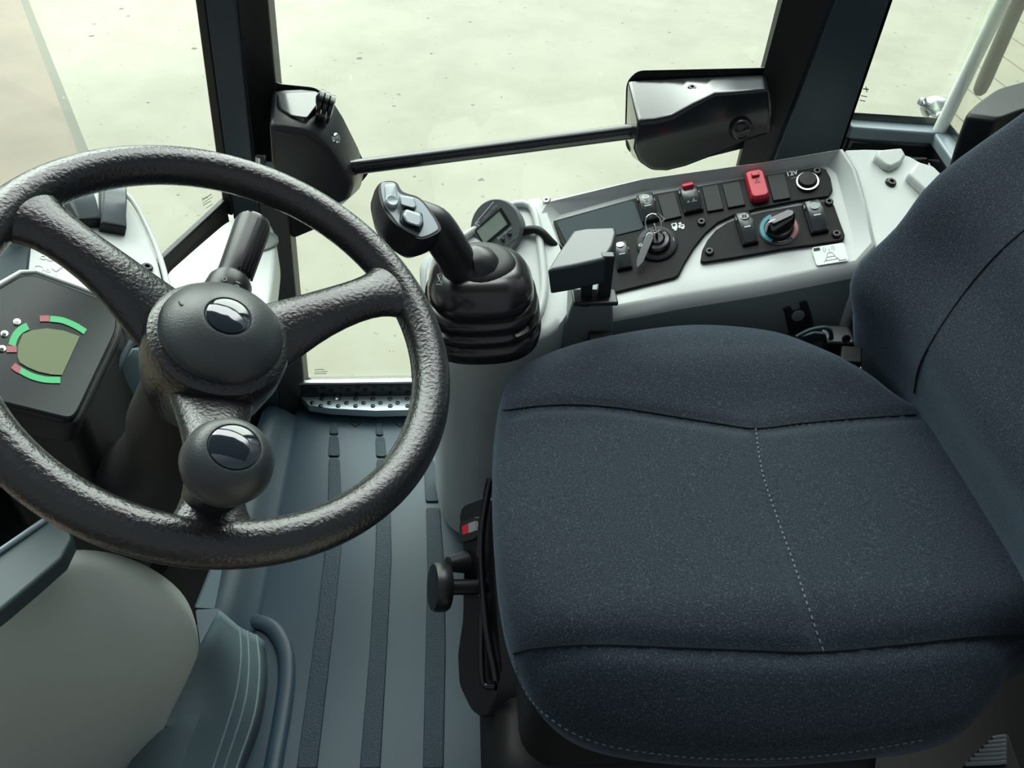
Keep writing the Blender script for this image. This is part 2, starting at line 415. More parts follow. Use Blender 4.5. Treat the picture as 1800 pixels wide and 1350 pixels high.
fr_ = rounded([(1400, 0), (1385, 0), (1352, 119), (1120, 124), (1101, 145), (1099, 215), (1100, 262), (1150, 300), (1330, 255), (1372, 130)], 12)
f2_ = fritpoly(fr_, YD - .002); struct(f2_); f2_.name = 'trim_9'
# sill frame under the door glass, light drip strip and the seal
sl, sr = Yp((538, 678), 1.262), Yp((1180, 650), 1.262)
s_ = G()
zs1, zs2, zs3 = Yp((640, 669), 1.262).z, Yp((640, 675), 1.258).z, Yp((640, 696), 1.256).z
s_.add(*g_box(V((.12, 1.262, (zs1 + zs2) / 2)), (1, 0, 0), (0, 1, 0), (0, 0, 1), .86, .012, zs1 - zs2))
struct(s_.mk('trim_10', 'alu', bevel=.002))
struct(mk('trim_11', *g_box(V((.12, 1.270, (zs2 - .03) / 2)), (1, 0, 0), (0, 1, 0), (0, 0, 1), .86, .026, zs2 + .03), 'gloss', bevel=.005))
struct(mk('floor', *g_slab([V((-.75, .1, -.004)), V((.95, .1, -.004)), V((.95, 1.3, -.004)), V((-.37, 1.3, -.004)), V((-.75, .75, -.004))], (0, 0, -.06)), 'black', smooth=False))
# rear corner: lower frame, corner pane, rear pane
RA, RB = Yp((1488, 226), 1.25), Yp((1652, 238), 1.25); RC = Zp((1712, 322), RB.z)
def beam(a, b, w, h, up=V((0, 0, 1))):
    d = (b - a).normalized(); s = d.cross(up).normalized(); u = s.cross(d)
    return g_box((a + b) / 2, d, s, u, (b - a).length, w, h)
struct(mk('trim_12', *beam(RA, RB, .034, .020), 'steel', bevel=.004))
struct(mk('trim_13', *beam(RB, RC, .034, .020), 'steel', bevel=.004))
struct(mk('trim_14', *beam(RA + V((0, -.004, -.022)), RB + V((0.02, -.004, -.022)), .03, .028), 'gloss', bevel=.006))
struct(mk('trim_15', *beam(RB + V((0, .0, -.022)), RC + V((0, 0, -.022)), .03, .028), 'gloss', bevel=.006))
ra_, rb_, rc_ = RA + V((-.02, .012, 0)), RB + V((.006, .012, 0)), RC + (RC - RB).normalized() * .5 + V((.02, 0, 0))
def pane(name, a, b, z1, t, mat):
    n = (b - a).cross(V((0, 0, 1))).normalized()
    return struct(mk(name, *g_slab([a, b, V((b.x, b.y, z1)), V((a.x, a.y, z1))], n * t), mat, smooth=False))
pane('window_3', ra_, rb_, ZT, .005, 'glass'); pane('window_4', rb_, rc_, ZT, .005, 'glass')
for nm, a, b in (('trim_16', ra_, rb_), ('trim_17', rb_, rc_)):
    n = (b - a).cross(V((0, 0, 1))).normalized()
    struct(mk(nm, *g_slab([a - n * .003, b - n * .003, b - n * .003 + V((0, 0, .022)), a - n * .003 + V((0, 0, .022))], n * .0015), 'frit', smooth=False))
wb = vline((1655, 222), (1764, 0), 1.245)
struct(mk('trim_18', *g_tube([wb(.578), wb(ZT)], .0105, 16), 'seal'))
struct(mk('wall_right', *g_slab([V((.50, 1.25, -.05)), V((.76, 1.25, -.05)), V((.76, 1.25, .53)), V((.50, 1.25, .53))], (0, .03, 0)), 'black', smooth=False))
struct(mk('wall_rear', *g_slab([V((.86, .1, -.05)), V((.86, 1.15, -.05)), V((.86, 1.15, .53)), V((.86, .1, .53))], (.03, 0, 0)), 'black', smooth=False))
struct(mk('ceiling', *g_slab([V((-.80, .28, ZT)), V((.95, .28, ZT)), V((.95, .90, ZT)), V((-.62, .90, ZT))], (0, 0, .08)), 'headliner', bevel=.02))

struct(mk('trim_19', *beam(V((-.36, 1.26, ZT + .02)), V((.82, 1.26, ZT + .02)), .05, .05), 'pillar', bevel=.005))
struct(mk('trim_20', *beam(V((.82, 1.26, ZT + .02)), V((.92, .88, ZT + .02)), .05, .05), 'pillar', bevel=.005))
struct(mk('trim_21', *beam(V((-.37, 1.26, ZT + .02)), V((-.60, .60, ZT + .02)), .05, .05), 'pillar', bevel=.005))
def etch(plane, win, rows):
    g = G()
    for a, b, t in rows:
        A, B = plane(a), plane(b); d = (B - A).normalized(); n = d.cross(V((0, 1, 0))).normalized() * t
        g.add(*g_slab([A + n, B + n, B - n, A - n], (0, -.0004, 0)))
    o = g.mk('etched_mark', 'greymark', win, smooth=False)
W1 = bpy.data.objects['window_1']; W2 = bpy.data.objects['window_2']; W3 = bpy.data.objects['window_3']
pw1 = Plane(WA + wn * .001, wn)
etch(lambda p: pw1.at(p), W1, [((355, 352), (372, 341), .0008), ((356, 357), (374, 346), .0006), ((357, 361), (371, 353), .0008), ((362, 366), (374, 358), .0006)])
etch(lambda p: Yp(p, YD - .001), W2, [((553, 650), (568, 649), .0006), ((553, 654), (576, 653), .0005), ((553, 657), (574, 656.5), .0006)])
etch(lambda p: Yp(p, 1.26), W3, [((1517, 156), (1527, 157), .0008), ((1522, 152), (1524, 162), .0006), ((1513, 168), (1524, 170), .0006), ((1511, 176), (1521, 178), .0006)])
# bar built in place of the window frame's shadow, and window hinge
h0 = vline((1722, 160), (1795, -8), 1.40)
tag(mk('frame_shadow_bar', *g_tube([h0(.578), h0(.585), h0(.60), h0(1.55)], [.006, .011, .0125, .0125], 16), plastic('olive_brown_shadow_tone', (.10, .098, .078), .5)),
    'brown grey round-ended bar for the frame shadow outside the rear corner glass', 'bar')
hg = thing('window_hinge', 'shiny metal cone hinge with button tip outside the rear side window', 'hinge', Yp((1640, 195), 1.30))
ax = (Yp((1668, 202), 1.30) - Yp((1618, 176), 1.30)).normalized()
hc = Yp((1642, 190), 1.30); hs = .88
mk('cone', *g_lathe([(.001, -.018), (.012, -.017), (.017, -.010), (.0195, .002), (.022, .010), (.022, .016), (.012, .017), (.001, .018)], hc, ax), 'alu', hg)
mk('button', *g_lathe([(.001, -.030), (.006, -.0295), (.0075, -.026), (.0065, -.021), (.005, -.016)], hc, ax, 20), 'chrome', hg)
mk('bolt', *g_lathe([(.001, -.006), (.009, -.005), (.011, 0), (.011, .014), (.001, .015)], Yp((1645, 206), 1.28), V((.2, -1, .25)), 24), 'chrome', hg)

# ================================================================== GRAB RAIL ON THE DOOR
gr = thing('grab_rail', 'black tubular rail between two black covers across the door glass', 'grab rail', Yp((860, 265), 1.2))
mk('bar', *g_tube([Yp((600, 297), 1.19), Yp((1128, 229), 1.19)], .0112, 20), 'gloss', gr)
fL = [(473, 222), (500, 226), (522, 230), (541, 232), (556, 245), (580, 268), (606, 305), (622, 325), (612, 352), (585, 362), (555, 352), (520, 334), (495, 322), (478, 288)]
bL = [(478, 160), (500, 156), (530, 155), (556, 158), (586, 176), (604, 205), (632, 262), (641, 300), (634, 330), (600, 362), (560, 358), (520, 340), (488, 330), (480, 280)]
midL = [((f[0] * .45 + b[0] * .55), (f[1] * .45 + b[1] * .55)) for f, b in zip(fL, bL)]
cL = mk('bracket_cover', *g_loft([[Yp(p, 1.150) for p in fL], [Yp(p, 1.165) for p in [(b[0] * .25 + f[0] * .75, b[1] * .25 + f[1] * .75) for f, b in zip(fL, bL)]], [Yp(p, 1.262) for p in bL]]), 'satin', gr, bevel=.006, label='taller black cover with ribbed grip on its top')
# ribbed grip on top of the left cover
PT = Plane(Yp((520, 182), 1.205), V((0, -.06, 1)))
tq_ = [PT.at(p) for p in rounded([(486, 164), (557, 160), (566, 172), (540, 207), (512, 203), (487, 188)], 5, 2)]
mk('top_flat', *g_loft([tq_, [p + V((0, 0, -.022)) for p in tq_]]), 'gloss', cL, bevel=.004)
lt = G(); q0, q1 = Yp((492, 190), 1.195), Yp((560, 186), 1.195)
for k in range(3):
    c = Yp((562 + k * 9.5, 186 + k * 3.5), 1.193)
    mk('rib', *g_tube([c + V((-.0032, 0, .001)), c + V((-.002, 0, .001)), c + V((.002, 0, -.0005)), c + V((.0032, 0, -.001))], [.014, .0225 - k * .001, .0225 - k * .001, .014], 20), 'gloss', cL)
def screw(px, pl_or_p, nrm, r, parent, mat='chrome'):
    c = pl_or_p; f = Fr(c, *basis(nrm)[:2]); 
    if f.z.dot(nrm) < 0: f = Fr(c, -f.x, f.y)
    o = mk('screw', *g_lathe([(r * 1.0, -.001), (r, r * .35), (r * .8, r * .6), (r * .42, r * .62), (r * .38, r * .15), (.0001, r * .12)], c, nrm, 20), mat, parent)
    return o
screw(None, Yp((590, 243), 1.158), V((.8, -.4, .35)), .007, cL, 'chrome')
fR = [(1122, 214), (1152, 212), (1181, 205), (1218, 183), (1256, 163), (1300, 160), (1352, 157), (1356, 200), (1352, 236), (1318, 245), (1262, 270), (1205, 292), (1172, 300), (1145, 299), (1124, 285), (1114, 262)]
bR = [(1103, 141), (1130, 139), (1165, 138), (1205, 136), (1250, 135), (1295, 133), (1346, 131), (1364, 180), (1356, 225), (1322, 240), (1266, 266), (1210, 286), (1178, 296), (1146, 298), (1110, 275), (1100, 240)]
cR = mk('bracket_cover', *g_loft([[Yp(p, 1.148) for p in fR], [Yp(p, 1.156) for p in [(b[0] * .10 + f[0] * .90, b[1] * .10 + f[1] * .90) for f, b in zip(fR, bR)]], [Yp(p, 1.262) for p in bR]]), 'gloss', gr, bevel=.005, label='wide black cover with stepped glossy top and round knob')
screw(None, Yp((1216, 156), 1.215), V((0, -.3, 1)), .0065, cR, 'gloss')
mk('knob', *g_lathe([(.016, -.006), (.0165, .003), (.0145, .010), (.009, .0155), (.001, .017)], Yp((1301, 224), 1.150), V((-.05, -1, .25)), 28), 'gloss', cR)
hp = G(); hp.add(*g_box(Yp((462, 291), 1.205), (1, 0, 0), (0, 1, 0), (0, 0, 1), .012, .02, .026)); hp.add(*g_box(Yp((480, 296), 1.195), (1, 0, 0), (0, 1, 0), (0, 0, 1), .04, .018, .014))
hp.mk('hinge_plate', 'steel', gr, bevel=.002)
mk('hinge_pin', *g_tube([Yp((456, 275), 1.19), Yp((457, 312), 1.19)], .006, 16), 'alu', gr)
mk('hinge_strap', *g_box(Yp((487, 318), 1.185), (1, 0, 0), (0, 1, 0), (0, 0, 1), .026, .012, .03), 'steel', gr, bevel=.002)

# ================================================================== FLOOR MAT AND SILL PLATE
fm = thing('floor_mat', 'slate rubber floor mat with long grained ribs beside the seat', 'floor mat', (-.13, .9, 0))
mp = [(527, 712), (600, 722), (680, 722), (780, 716), (860, 716), (900, 900), (905, 1400), (430, 1400), (404, 1180), (400, 1000), (455, 820)]
mk('mat', *g_slab([Zp(p, .008) for p in mp], (0, 0, -.010)), 'mat', fm, bevel=.003)
# raised lip down the left side of the mat
lip = [Zp(p, .02) for p in ((512, 716), (500, 760), (482, 850), (462, 950), (436, 1075), (425, 1120))]
lipo = [p + V((-.05, -.005, .045)) for p in lip]; lipi = [p + V((.022, 0, -.014)) for p in lip]; lipm = [p + V((-.012, 0, .012)) for p in lip]
lipb = [p + V((-.05, 0, -.02)) for p in lip]; lipc = [p + V((.022, 0, -.02)) for p in lip]
vs, fs = g_loft(list(zip(*[lipi, lip, lipm, lipo, lipb, lipc])))
mk('side_lip', vs, fs, 'mat', fm, angle=80, sub=1)
ribs = [
 [[(582, 741), (591, 741), (595, 762), (578, 762)], [(579, 766), (595, 766), (597, 801), (577, 801)], [(578, 806), (597, 806), (600, 881), (577, 881)], [(577, 890), (600, 890), (600, 960), (586, 1100), (557, 1350), (521, 1350), (556, 1100), (570, 980)]],
 [[(661, 742), (670, 742), (674, 764), (660, 764)], [(660, 768), (676, 768), (679, 802), (661, 802)], [(662, 807), (680, 807), (685, 881), (662, 881)], [(662, 890), (686, 890), (688, 980), (680, 1140), (668, 1350), (632, 1350), (650, 1140), (660, 980)]],
 [[(739, 742), (748, 742), (752, 764), (740, 764)], [(741, 768), (756, 768), (760, 802), (743, 802)], [(745, 808), (763, 808), (771, 881), (748, 881)], [(749, 892), (773, 892), (781, 1000), (783, 1140), (779, 1350), (743, 1350), (748, 1140), (751, 1000)]],
]
for r_ in ribs:
    for q in r_: mk('rib', *g_slab([Zp(p, .0115) for p in rounded(q, 4, 2)], (0, 0, -.006)), 'ribm', fm, bevel=.0012)
for cx in (625, 703):
    q = [(cx - 11, 739), (cx, 745), (cx + 11, 739), (cx + 9, 743), (cx, 749), (cx - 9, 743)]
    mk('chevron', *g_slab([Zp(p, .0105) for p in q], (0, 0, -.004)), 'charcoal', fm, smooth=False)
sp = thing('sill_plate', 'studded steel kick plate between the mat and the door sill', 'sill plate', Zp((640, 708), .012))
spq = [(528, 696), (545, 697), (800, 690), (800, 714), (740, 720), (660, 722), (580, 718), (542, 712)]
mk('plate', *g_slab([Zp(p, zs3 - .002) for p in spq], (0, 0, -.016)), 'studplate', sp, bevel=.001)
def stud(px, r, hole=True, mat='gloss'):
    c = Zp(px, zs3 - .002)
    mk('stud', *g_lathe([(r, 0), (r * .95, r * .35), (r * .55, r * .62), (r * .35, r * .62), (r * .25, r * .3), (.0001, r * .3)], c, V((0, 0, 1)), 16), mat, sp)
for k in range(9): stud((566 + 0.4 * 0 + k * 30.2 - (1 if k else 0), 701.5), .0046)
for k in range(10): stud((549 + k * 30, 708.8), .0046)
for k in range(9): stud((564 + k * 30.5, 714), .0046)
stud((591, 701), .0062, mat='alu')

# ================================================================== SIDE CONSOLE
p_nl, p_nr, p_fl = Zp((1075, 540), .47), Zp((1510, 460), .545), Zp((950, 355), .53)
PC = plane3(p_nl, p_nr, p_fl)
sc = thing('side_console', 'light grey side console with black switch panels beside the seat', 'console', (p_nl + p_nr) / 2)
inner = [(1070, 517), (1190, 489), (1330, 464), (1484, 436), (1500, 424), (1487, 368), (1470, 306), (1450, 287), (1340, 303), (1130, 337), (985, 378), (968, 392), (1000, 470)]
outer = [(1078, 543), (1200, 520), (1330, 499), (1508, 464), (1538, 430), (1524, 365), (1503, 298), (1481, 262), (1340, 286), (1130, 314), (958, 354), (946, 380), (980, 500)]
hO = [0, 0, 0, 0, .004, .012, .016, .018, .016, .014, .008, .004, 0]
LI = [PC.at(p, -.002) for p in inner]; LO = [PC.at(p, h) for p, h in zip(outer, hO)]
LM = [a.lerp(b, .82) + PC.n * (.004 if 4 <= i <= 11 else .002) for i, (a, b) in enumerate(zip(LI, LO))]
ctr = sum(LO, V()) / len(LO)
LD = [V((p.x, p.y, p.z - .012)) + (p - ctr) * .02 for p in LO]
LB = [V((p.x, p.y + (.0 if i < 4 else 0), .12)) for i, p in enumerate(LO)]
LD = [p + V((0, -.004, 0)) if i < 4 else p for i, p in enumerate(LD)]
vs, fs = g_loft([LI, LM, LO, LD, LB]); mk('housing', vs, fs, 'light', sc, bevel=.004, seg=2)
# front face under the lit lip, shade put into its darker grey
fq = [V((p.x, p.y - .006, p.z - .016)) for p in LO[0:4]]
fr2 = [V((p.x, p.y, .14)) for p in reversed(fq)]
mk('front_panel', *g_slab(fq + fr2, (0, .008, 0)), 'grey', sc, bevel=.002, label='console front face with shade in its grey')
def pslab(px, h, t, mat, parent, name, bevel=0, **k): return mk(name, *g_slab([PC.at(p, h) for p in px], PC.n * -t), mat, parent, bevel=bevel, **k)
up = [(972, 388), (1130, 344), (1300, 315)] + [(1438, 293)] + [(1452, 297), (1460, 312), (1464, 334), (1457, 345), (1400, 353), (1330, 367), (1290, 378), (1262, 391), (1240, 410), (1220, 435), (1203, 463), (1193, 483), (1186, 488), (1080, 514), (1060, 505), (1004, 450), (985, 425)]
swp = pslab(up, .003, .006, 'panel', sc, 'switch_panel', .0012, label='upper black panel with a row of switches')
cl = [(1231, 459), (1234, 440), (1243, 422), (1258, 404), (1278, 391), (1305, 380), (1345, 371), (1400, 361), (1448, 353), (1458, 352), (1466, 360), (1476, 388), (1485, 412), (1484, 420), (1474, 424), (1380, 437), (1290, 453), (1236, 461)]
clp = pslab(cl, .003, .006, 'panel', sc, 'climate_panel', .0012, label='lower black panel with the temperature dial')
pslab(rounded([(977, 390), (1108, 352), (1115, 354), (1132, 398), (1128, 403), (1040, 424), (1003, 440), (1000, 437)], 5), .0042, .003, 'bluepanel', sc, 'blank_fascia', .0008, label='slate blue blank plate at the front end')
# lines of the light divider are the housing itself showing between the two panels
def rocker(q, parent, icons=(), tab=None, h=.003, bar=True, mat='rocker', label=None, shell=True):
    f, w, l = quadframe(PC, q, h)
    bz = mk('rocker_switch', *g_box(f.p(0, 0, .0025), f.x, f.y, f.z, w * 1.06, l * 1.02, .005), 'black', parent, bevel=.001, label=label)
    n = 10; lo = []; hi = []
    for k in range(n + 1):
        v = (k / n - .5) * l * .96; z = .006 + .0065 * (1 - (2 * k / n - 1) ** 2) + (.003 * (k / n))
        lo.append((v, z))
    wt = w * .92 / 2
    loops = []
    for v, z in lo: loops.append([f.p(-wt, v, .003), f.p(-wt, v, z - .0015), f.p(-wt * .86, v, z), f.p(wt * .86, v, z), f.p(wt, v, z - .0015), f.p(wt, v, .003)])
    mk('paddle', *g_loft(loops), mat, bz, angle=50)
    def zz(v): k = (v / (l * .96) + .5); return .006 + .0065 * (1 - (2 * k - 1) ** 2) + .003 * k + .0002
    def sub(v): # tangent frame at v
        d = 1e-4; t = f.y * d + f.z * (zz(v + d) - zz(v)); return Fr(f.p(0, v, zz(v)), f.x, t)
    if bar: s = sub(-l * .08); mk('indicator', *g_slab(s.poly(rrect(w * .42, l * .035, l * .016), .0003), s.z * -.0004), 'white', bz, smooth=False)
    for ic in icons:
        s = sub(ic[1] * l)
        if ic[0] == 'ring':
            g = G(); g.add(*annulus(s, w * .15, w * .20, 0, .0004)); g.add(*annulus(s, w * .05, w * .09, 0, .0004)); g.mk('icon', 'white', bz, smooth=False)
        elif ic[0] == 'o':
            mk('icon', *annulus(s, w * .12, w * .17, 0, .0004), 'greyprint', bz, smooth=False)
        elif ic[0] == 'fan':
            mk('icon_disc', *disc(s, w * .30, .0004, .0006, sq=1.0), 'greyprint', bz, smooth=False)
            g = G()
            for a in range(4):
                t = a * math.pi / 2 + .6; g.add(*disc(s, w * .085, .0008, .0006, (w * .12 * math.cos(t), w * .12 * math.sin(t)), 10))
            g.mk('icon', 'black', bz, smooth=False)
        elif ic[0] == 'screen':
            mk('icon_disc', *disc(s, w * .30, .0004, .0006), 'greyprint', bz, smooth=False)
            g = G()
            for a in range(3): g.add(*g_slab(s.poly(rrect(w * .26, w * .035, w * .015, (0, (a - 1) * w * .1)), .0008), s.z * -.0003))
            g.mk('icon', 'black', bz, smooth=False)
        elif ic[0] == 'blob': mk('icon', *disc(s, w * .28, .0004, .0005), 'white', bz, smooth=False)
        elif ic[0] == 'dots':
            g = G(); g.add(*g_slab(s.poly(rrect(w * .12, w * .12, w * .02, (-w * .2, 0)), .0003), s.z * -.0003)); g.add(*g_slab(s.poly(rrect(w * .3, w * .06, w * .02, (w * .12, -w * .03)), .0003), s.z * -.0003)); g.add(*g_slab(s.poly(rrect(w * .1, w * .16, w * .02, (w * .1, w * .04)), .0003), s.z * -.0003)); g.mk('icon', 'greyprint', bz, smooth=False)
    if tab:
        s = sub(l * .40); mk('lock_tab', *g_box(s.p(0, 0, .002), s.x, s.y, s.z, w * .62, l * .20, .007), 'red', bz, bevel=.0015, label='red lock tab')
    # bright side clips
    for sx in (-1, 1):
        mk('clip', *g_box(f.p(sx * w * .5, l * (.18 if sx > 0 else .33), .006), f.x, f.y, f.z, w * .06, l * .10, .005), 'greyprint', bz)
    return bz
rocker([(1119, 348), (1146, 344), (1159, 386), (1131, 394)], sc, [('ring', .27), ('o', .04)], label='grey light switch with two ring icons')
rocker([(1193, 337), (1224, 331), (1236, 370), (1203, 378)], sc, [('dots', -.22)], tab=True, bar=False, label='black rocker with red lock tab')
rocker([(1294, 381), (1319, 377), (1330, 427), (1303, 434)], sc, [('fan', .27)], label='rocker with fan icon')
rocker([(1414, 360), (1445, 356), (1450, 407), (1422, 414)], sc, [('screen', .22)], label='rocker with rear screen icon')
rocker([(1077, 433), (1101, 429), (1112, 471), (1086, 477)], sc, [('blob', .30)], label='rocker beside the hooded lever')
for q in ([(1156, 346), (1186, 339), (1198, 382), (1167, 389)], [(1234, 331), (1262, 326), (1272, 369), (1243, 374)], [(1270, 326), (1300, 320), (1310, 362), (1279, 367)], [(1349, 311), (1379, 306), (1389, 350), (1358, 355)]):
    f, w, l = quadframe(PC, q, .003)
    mk('blanking_plate', *g_box(f.p(0, 0, .0012), f.x, f.y, f.z, w, l, .0034), 'charcoal', sc, bevel=.0008)
# red hazard switch
f, w, l = quadframe(PC, [(1308, 309), (1341, 304), (1352, 353), (1320, 360)], .003)
hz = mk('hazard_switch', *g_loft([f.poly(rrect(w, l, .006), 0), f.poly(rrect(w, l, .006), .008), f.poly(rrect(w * .86, l * .88, .006), .0125)]), 'red', sc, bevel=.001, label='bright red hazard switch cover')
mk('latch', *g_box(f.p(0, l * .27, .014), f.x, f.y, f.z, w * .42, l * .13, .004), 'red', hz, bevel=.001)
mk('icon', *g_strip(Fr(f.p(0, l * .06, .0126), f.x, f.y), [(-.004, -.003), (.004, -.003), (0, .004), (-.004, -.003)], [(-.002, -.0018), (.002, -.0018), (0, .002), (-.002, -.0018)], 0, .0003), 'redp', hz, smooth=False)
# 12V socket
f = Fr(PC.at((1419, 321), .003), PC.at((1446, 317)) - PC.at((1390, 326)), PC.at((1400, 290)) - PC.at((1412, 340)))
if f.z.dot(PC.n) < 0: f = Fr(f.o, -f.x, f.y)
so = mk('power_socket', *annulus(f, .0128, .0150, 0, .004), 'chrome', sc, label='chrome-ringed 12V socket with black cap')
mk('cap', *g_lathe([(.0126, 0), (.0125, .0055), (.011, .008), (.001, .0085)], f.p(0, .0012, 0), f.z, 28), 'black', so)
tx = Fr(PC.at((1392, 305), .0034), PC.at((1406, 303)) - PC.at((1383, 308)), f.y)
if tx.z.dot(PC.n) < 0: tx = Fr(tx.o, -tx.x, tx.y)
text('lettering', '12V', tx.o, tx.x, tx.y, .0098, 'white', so, bold=.0002)
mk('underline', *g_slab(tx.poly(rrect(.012, .0007, .0003, (.003, -.0075)), .0002), tx.z * -.0003), 'greyprint', so, smooth=False)
for p in ((1436, 302), (1233, 391), (1247, 443), (1457, 356), (1470, 412)): screw(None, PC.at(p, .003), PC.n, .0058, sc, 'satin')
# ignition barrel
ci = PC.at((1155, 429), .003); fi = Fr(ci, PC.at((1190, 422)) - PC.at((1120, 437)), PC.at((1148, 400)) - PC.at((1163, 460)))
if fi.z.dot(PC.n) < 0: fi = Fr(ci, -fi.x, fi.y)
ig = mk('ignition_switch', *g_lathe([(.0275, 0), (.0275, .003), (.026, .0042), (.019, .0045)], ci, fi.z, 44), 'charcoal', sc, label='round ignition switch with printed ring')
mk('barrel', *g_lathe([(.0185, .002), (.0185, .010), (.016, .0125), (.0115, .013), (.011, .009), (.001, .009)], ci, fi.z, 36), 'gloss', ig)
mk('key_cylinder', *g_lathe([(.0105, .006), (.0105, .013), (.0085, .0155), (.001, .016)], ci, fi.z, 28), 'satin', ig)
mk('icon', *annulus(fi, .0014, .0024, .0045, .0003, c=(-.0225, .001)), 'white', ig, smooth=False)
gi = G()
gi.add(*g_slab(fi.poly([(-.017, .0135), (-.014, .016), (-.0135, .0155), (-.0165, .013)], .0048), fi.z * -.0003)); gi.add(*g_slab(fi.poly(rrect(.0012, .006, .0004, (.0225, -.001)), .0048), fi.z * -.0003))
gi.mk('icon', 'greyprint', ig, smooth=False)
# vehicle with fuel pump pictogram
fk = Fr(PC.at((1191, 397), .0032), fi.x, fi.y)
g = G()
for c, w, h in (((-.004, .001), .0075, .009), ((.005, -.002), .008, .005), ((.004, .003), .004, .003)): g.add(*g_slab(fk.poly(rrect(w, h, .001, c), .0004), fk.z * -.0004))
for x in (-.004, .006): g.add(*disc(fk, .0022, .0001, .0004, (x, -.005), 12))
g.mk('pictogram', 'white', sc, smooth=False, label='white machine pictogram')
g = G()
for c, w, h in (((-.0045, .0022), .004, .0035), ((.0055, -.002), .004, .0015)): g.add(*g_slab(fk.poly(rrect(w, h, .0006, c), .0007), fk.z * -.0003))
g.mk('pictogram_window', 'panel', sc, smooth=False)
# temperature dial
ct = PC.at((1369, 402), .003); ft = Fr(ct, PC.at((1404, 396)) - PC.at((1334, 408)), PC.at((1362, 370)) - PC.at((1377, 435)))
if ft.z.dot(PC.n) < 0: ft = Fr(ct, -ft.x, ft.y)
td = mk('temperature_dial', *g_lathe([(.0265, 0), (.0265, .001)], ct, ft.z, 44), 'charcoal', sc, label='round temperature dial with blue and red scale')
mk('cold_scale', *annulus(ft, .0195, .0245, .0012, .0004, 16, math.radians(105), math.radians(235)), 'tealp', td, smooth=False, label='blue half of the scale')
mk('warm_scale', *annulus(ft, .0195, .0245, .0012, .0004, 16, math.radians(-55), math.radians(60)), 'pinkp', td, smooth=False, label='red half of the scale')
mk('icon', *g_slab(ft.poly(rrect(.012, .001, .0004, (0, -.0215)), .0016), ft.z * -.0004), 'greyprint', td, smooth=False)
mk('base', *g_lathe([(.018, .001), (.0178, .006), (.0165, .008), (.001, .0082)], ct, ft.z, 36), 'satin', td)
gx = (ft.x * .94 + ft.y * .30).normalized(); fg = Fr(ct, gx, ft.z.cross(gx))
mk('grip', *g_loft([fg.poly(rrect(.040, .019, .009, (.001, 0), 6), .006), fg.poly(rrect(.038, .016, .0078, (.001, 0), 6), .022), fg.poly(rrect(.034, .011, .0054, (.001, 0), 6), .027)]), 'gloss', td, bevel=.001)
mk('pointer', *g_loft([fg.poly(rrect(.0016, .004, .0006, (-.0205, 0), 2), .008), fg.poly(rrect(.0016, .004, .0006, (-.0195, 0), 2), .022), fg.poly(rrect(.010, .0018, .0006, (-.013, 0), 2), .0275)]), 'white', td, label='white pointer line')
# sticker with aerial drawing
f, w, l = quadframe(PC, [(1425, 437), (1481, 429), (1493, 459), (1436, 469)], .0015)
f = Fr(f.o + PC.n * .002, f.x, f.y)
st = mk('sticker', *g_slab(f.poly(rrect(w, l, .003), .0006), f.z * -.0006), 'sticker', sc, smooth=False, label='white sticker with mast drawing')
g = G()
def line(f, a, b, t, w=.0005):
    a = V((*a, 0)); b = V((*b, 0)); d = (b - a).normalized(); n = V((-d.y, d.x, 0)) * t
    return g_slab([f.p(*(x.to_2d()), w) for x in (a + n, b + n, b - n, a - n)], f.z * -.0003)
for a, b in (((-.007, -.009), (-.003, .002)), ((.007, -.009), (.003, .002)), ((-.007, -.009), (.007, -.009)), ((-.003, .002), (.003, .002)), ((0, .002), (0, .008)), ((-.005, -.004), (.005, -.004)), ((-.010, -.011), (-.006, -.006)), ((.010, -.011), (.006, -.006))): g.add(*line(f, a, b, .0003, .001))
for r in (.004, .0065):
    for s0 in (0, math.pi): g.add(*annulus(f, r, r + .0006, .0007, .0003, 8, s0 - .6, s0 + .6, c=(0, .008)))
g.mk('drawing', 'greyprint', st, smooth=False)
mk('book_icon', *g_slab(f.poly(rrect(.008, .0045, .0005, (-w * .36, l * .36)), .0010), f.z * -.0004), 'charcoal', st, smooth=False)
mk('small_print', *g_slab(f.poly(rrect(.010, .0012, .0004, (w * .32, -l * .42)), .0010), f.z * -.0004), 'greyprint', st, smooth=False)
screw(None, PC.at((961, 353), .008), PC.n, .006, sc, 'alu')
# key-hole clip on the front face
yk = fq[2].y - .004
clip = G(); out_ = rounded([(1377, 543), (1390, 539), (1394, 548), (1408, 544), (1405, 533), (1418, 529), (1423, 541), (1428, 560), (1434, 585), (1388, 590), (1382, 560)], 2, 2)
clip.add(*g_slab([Yp(p, yk) for p in out_], (0, .004, 0))); kc = clip.mk('key_clip', 'charcoal', sc, bevel=.0008, label='dark clip with a round notch on the front face')
mk('notch', *g_lathe([(.0085, -.001), (.0085, .0006), (.007, .001), (.001, .001)], Yp((1403, 555), yk - .001), V((0, -1, .05)), 24), 'grey', kc)
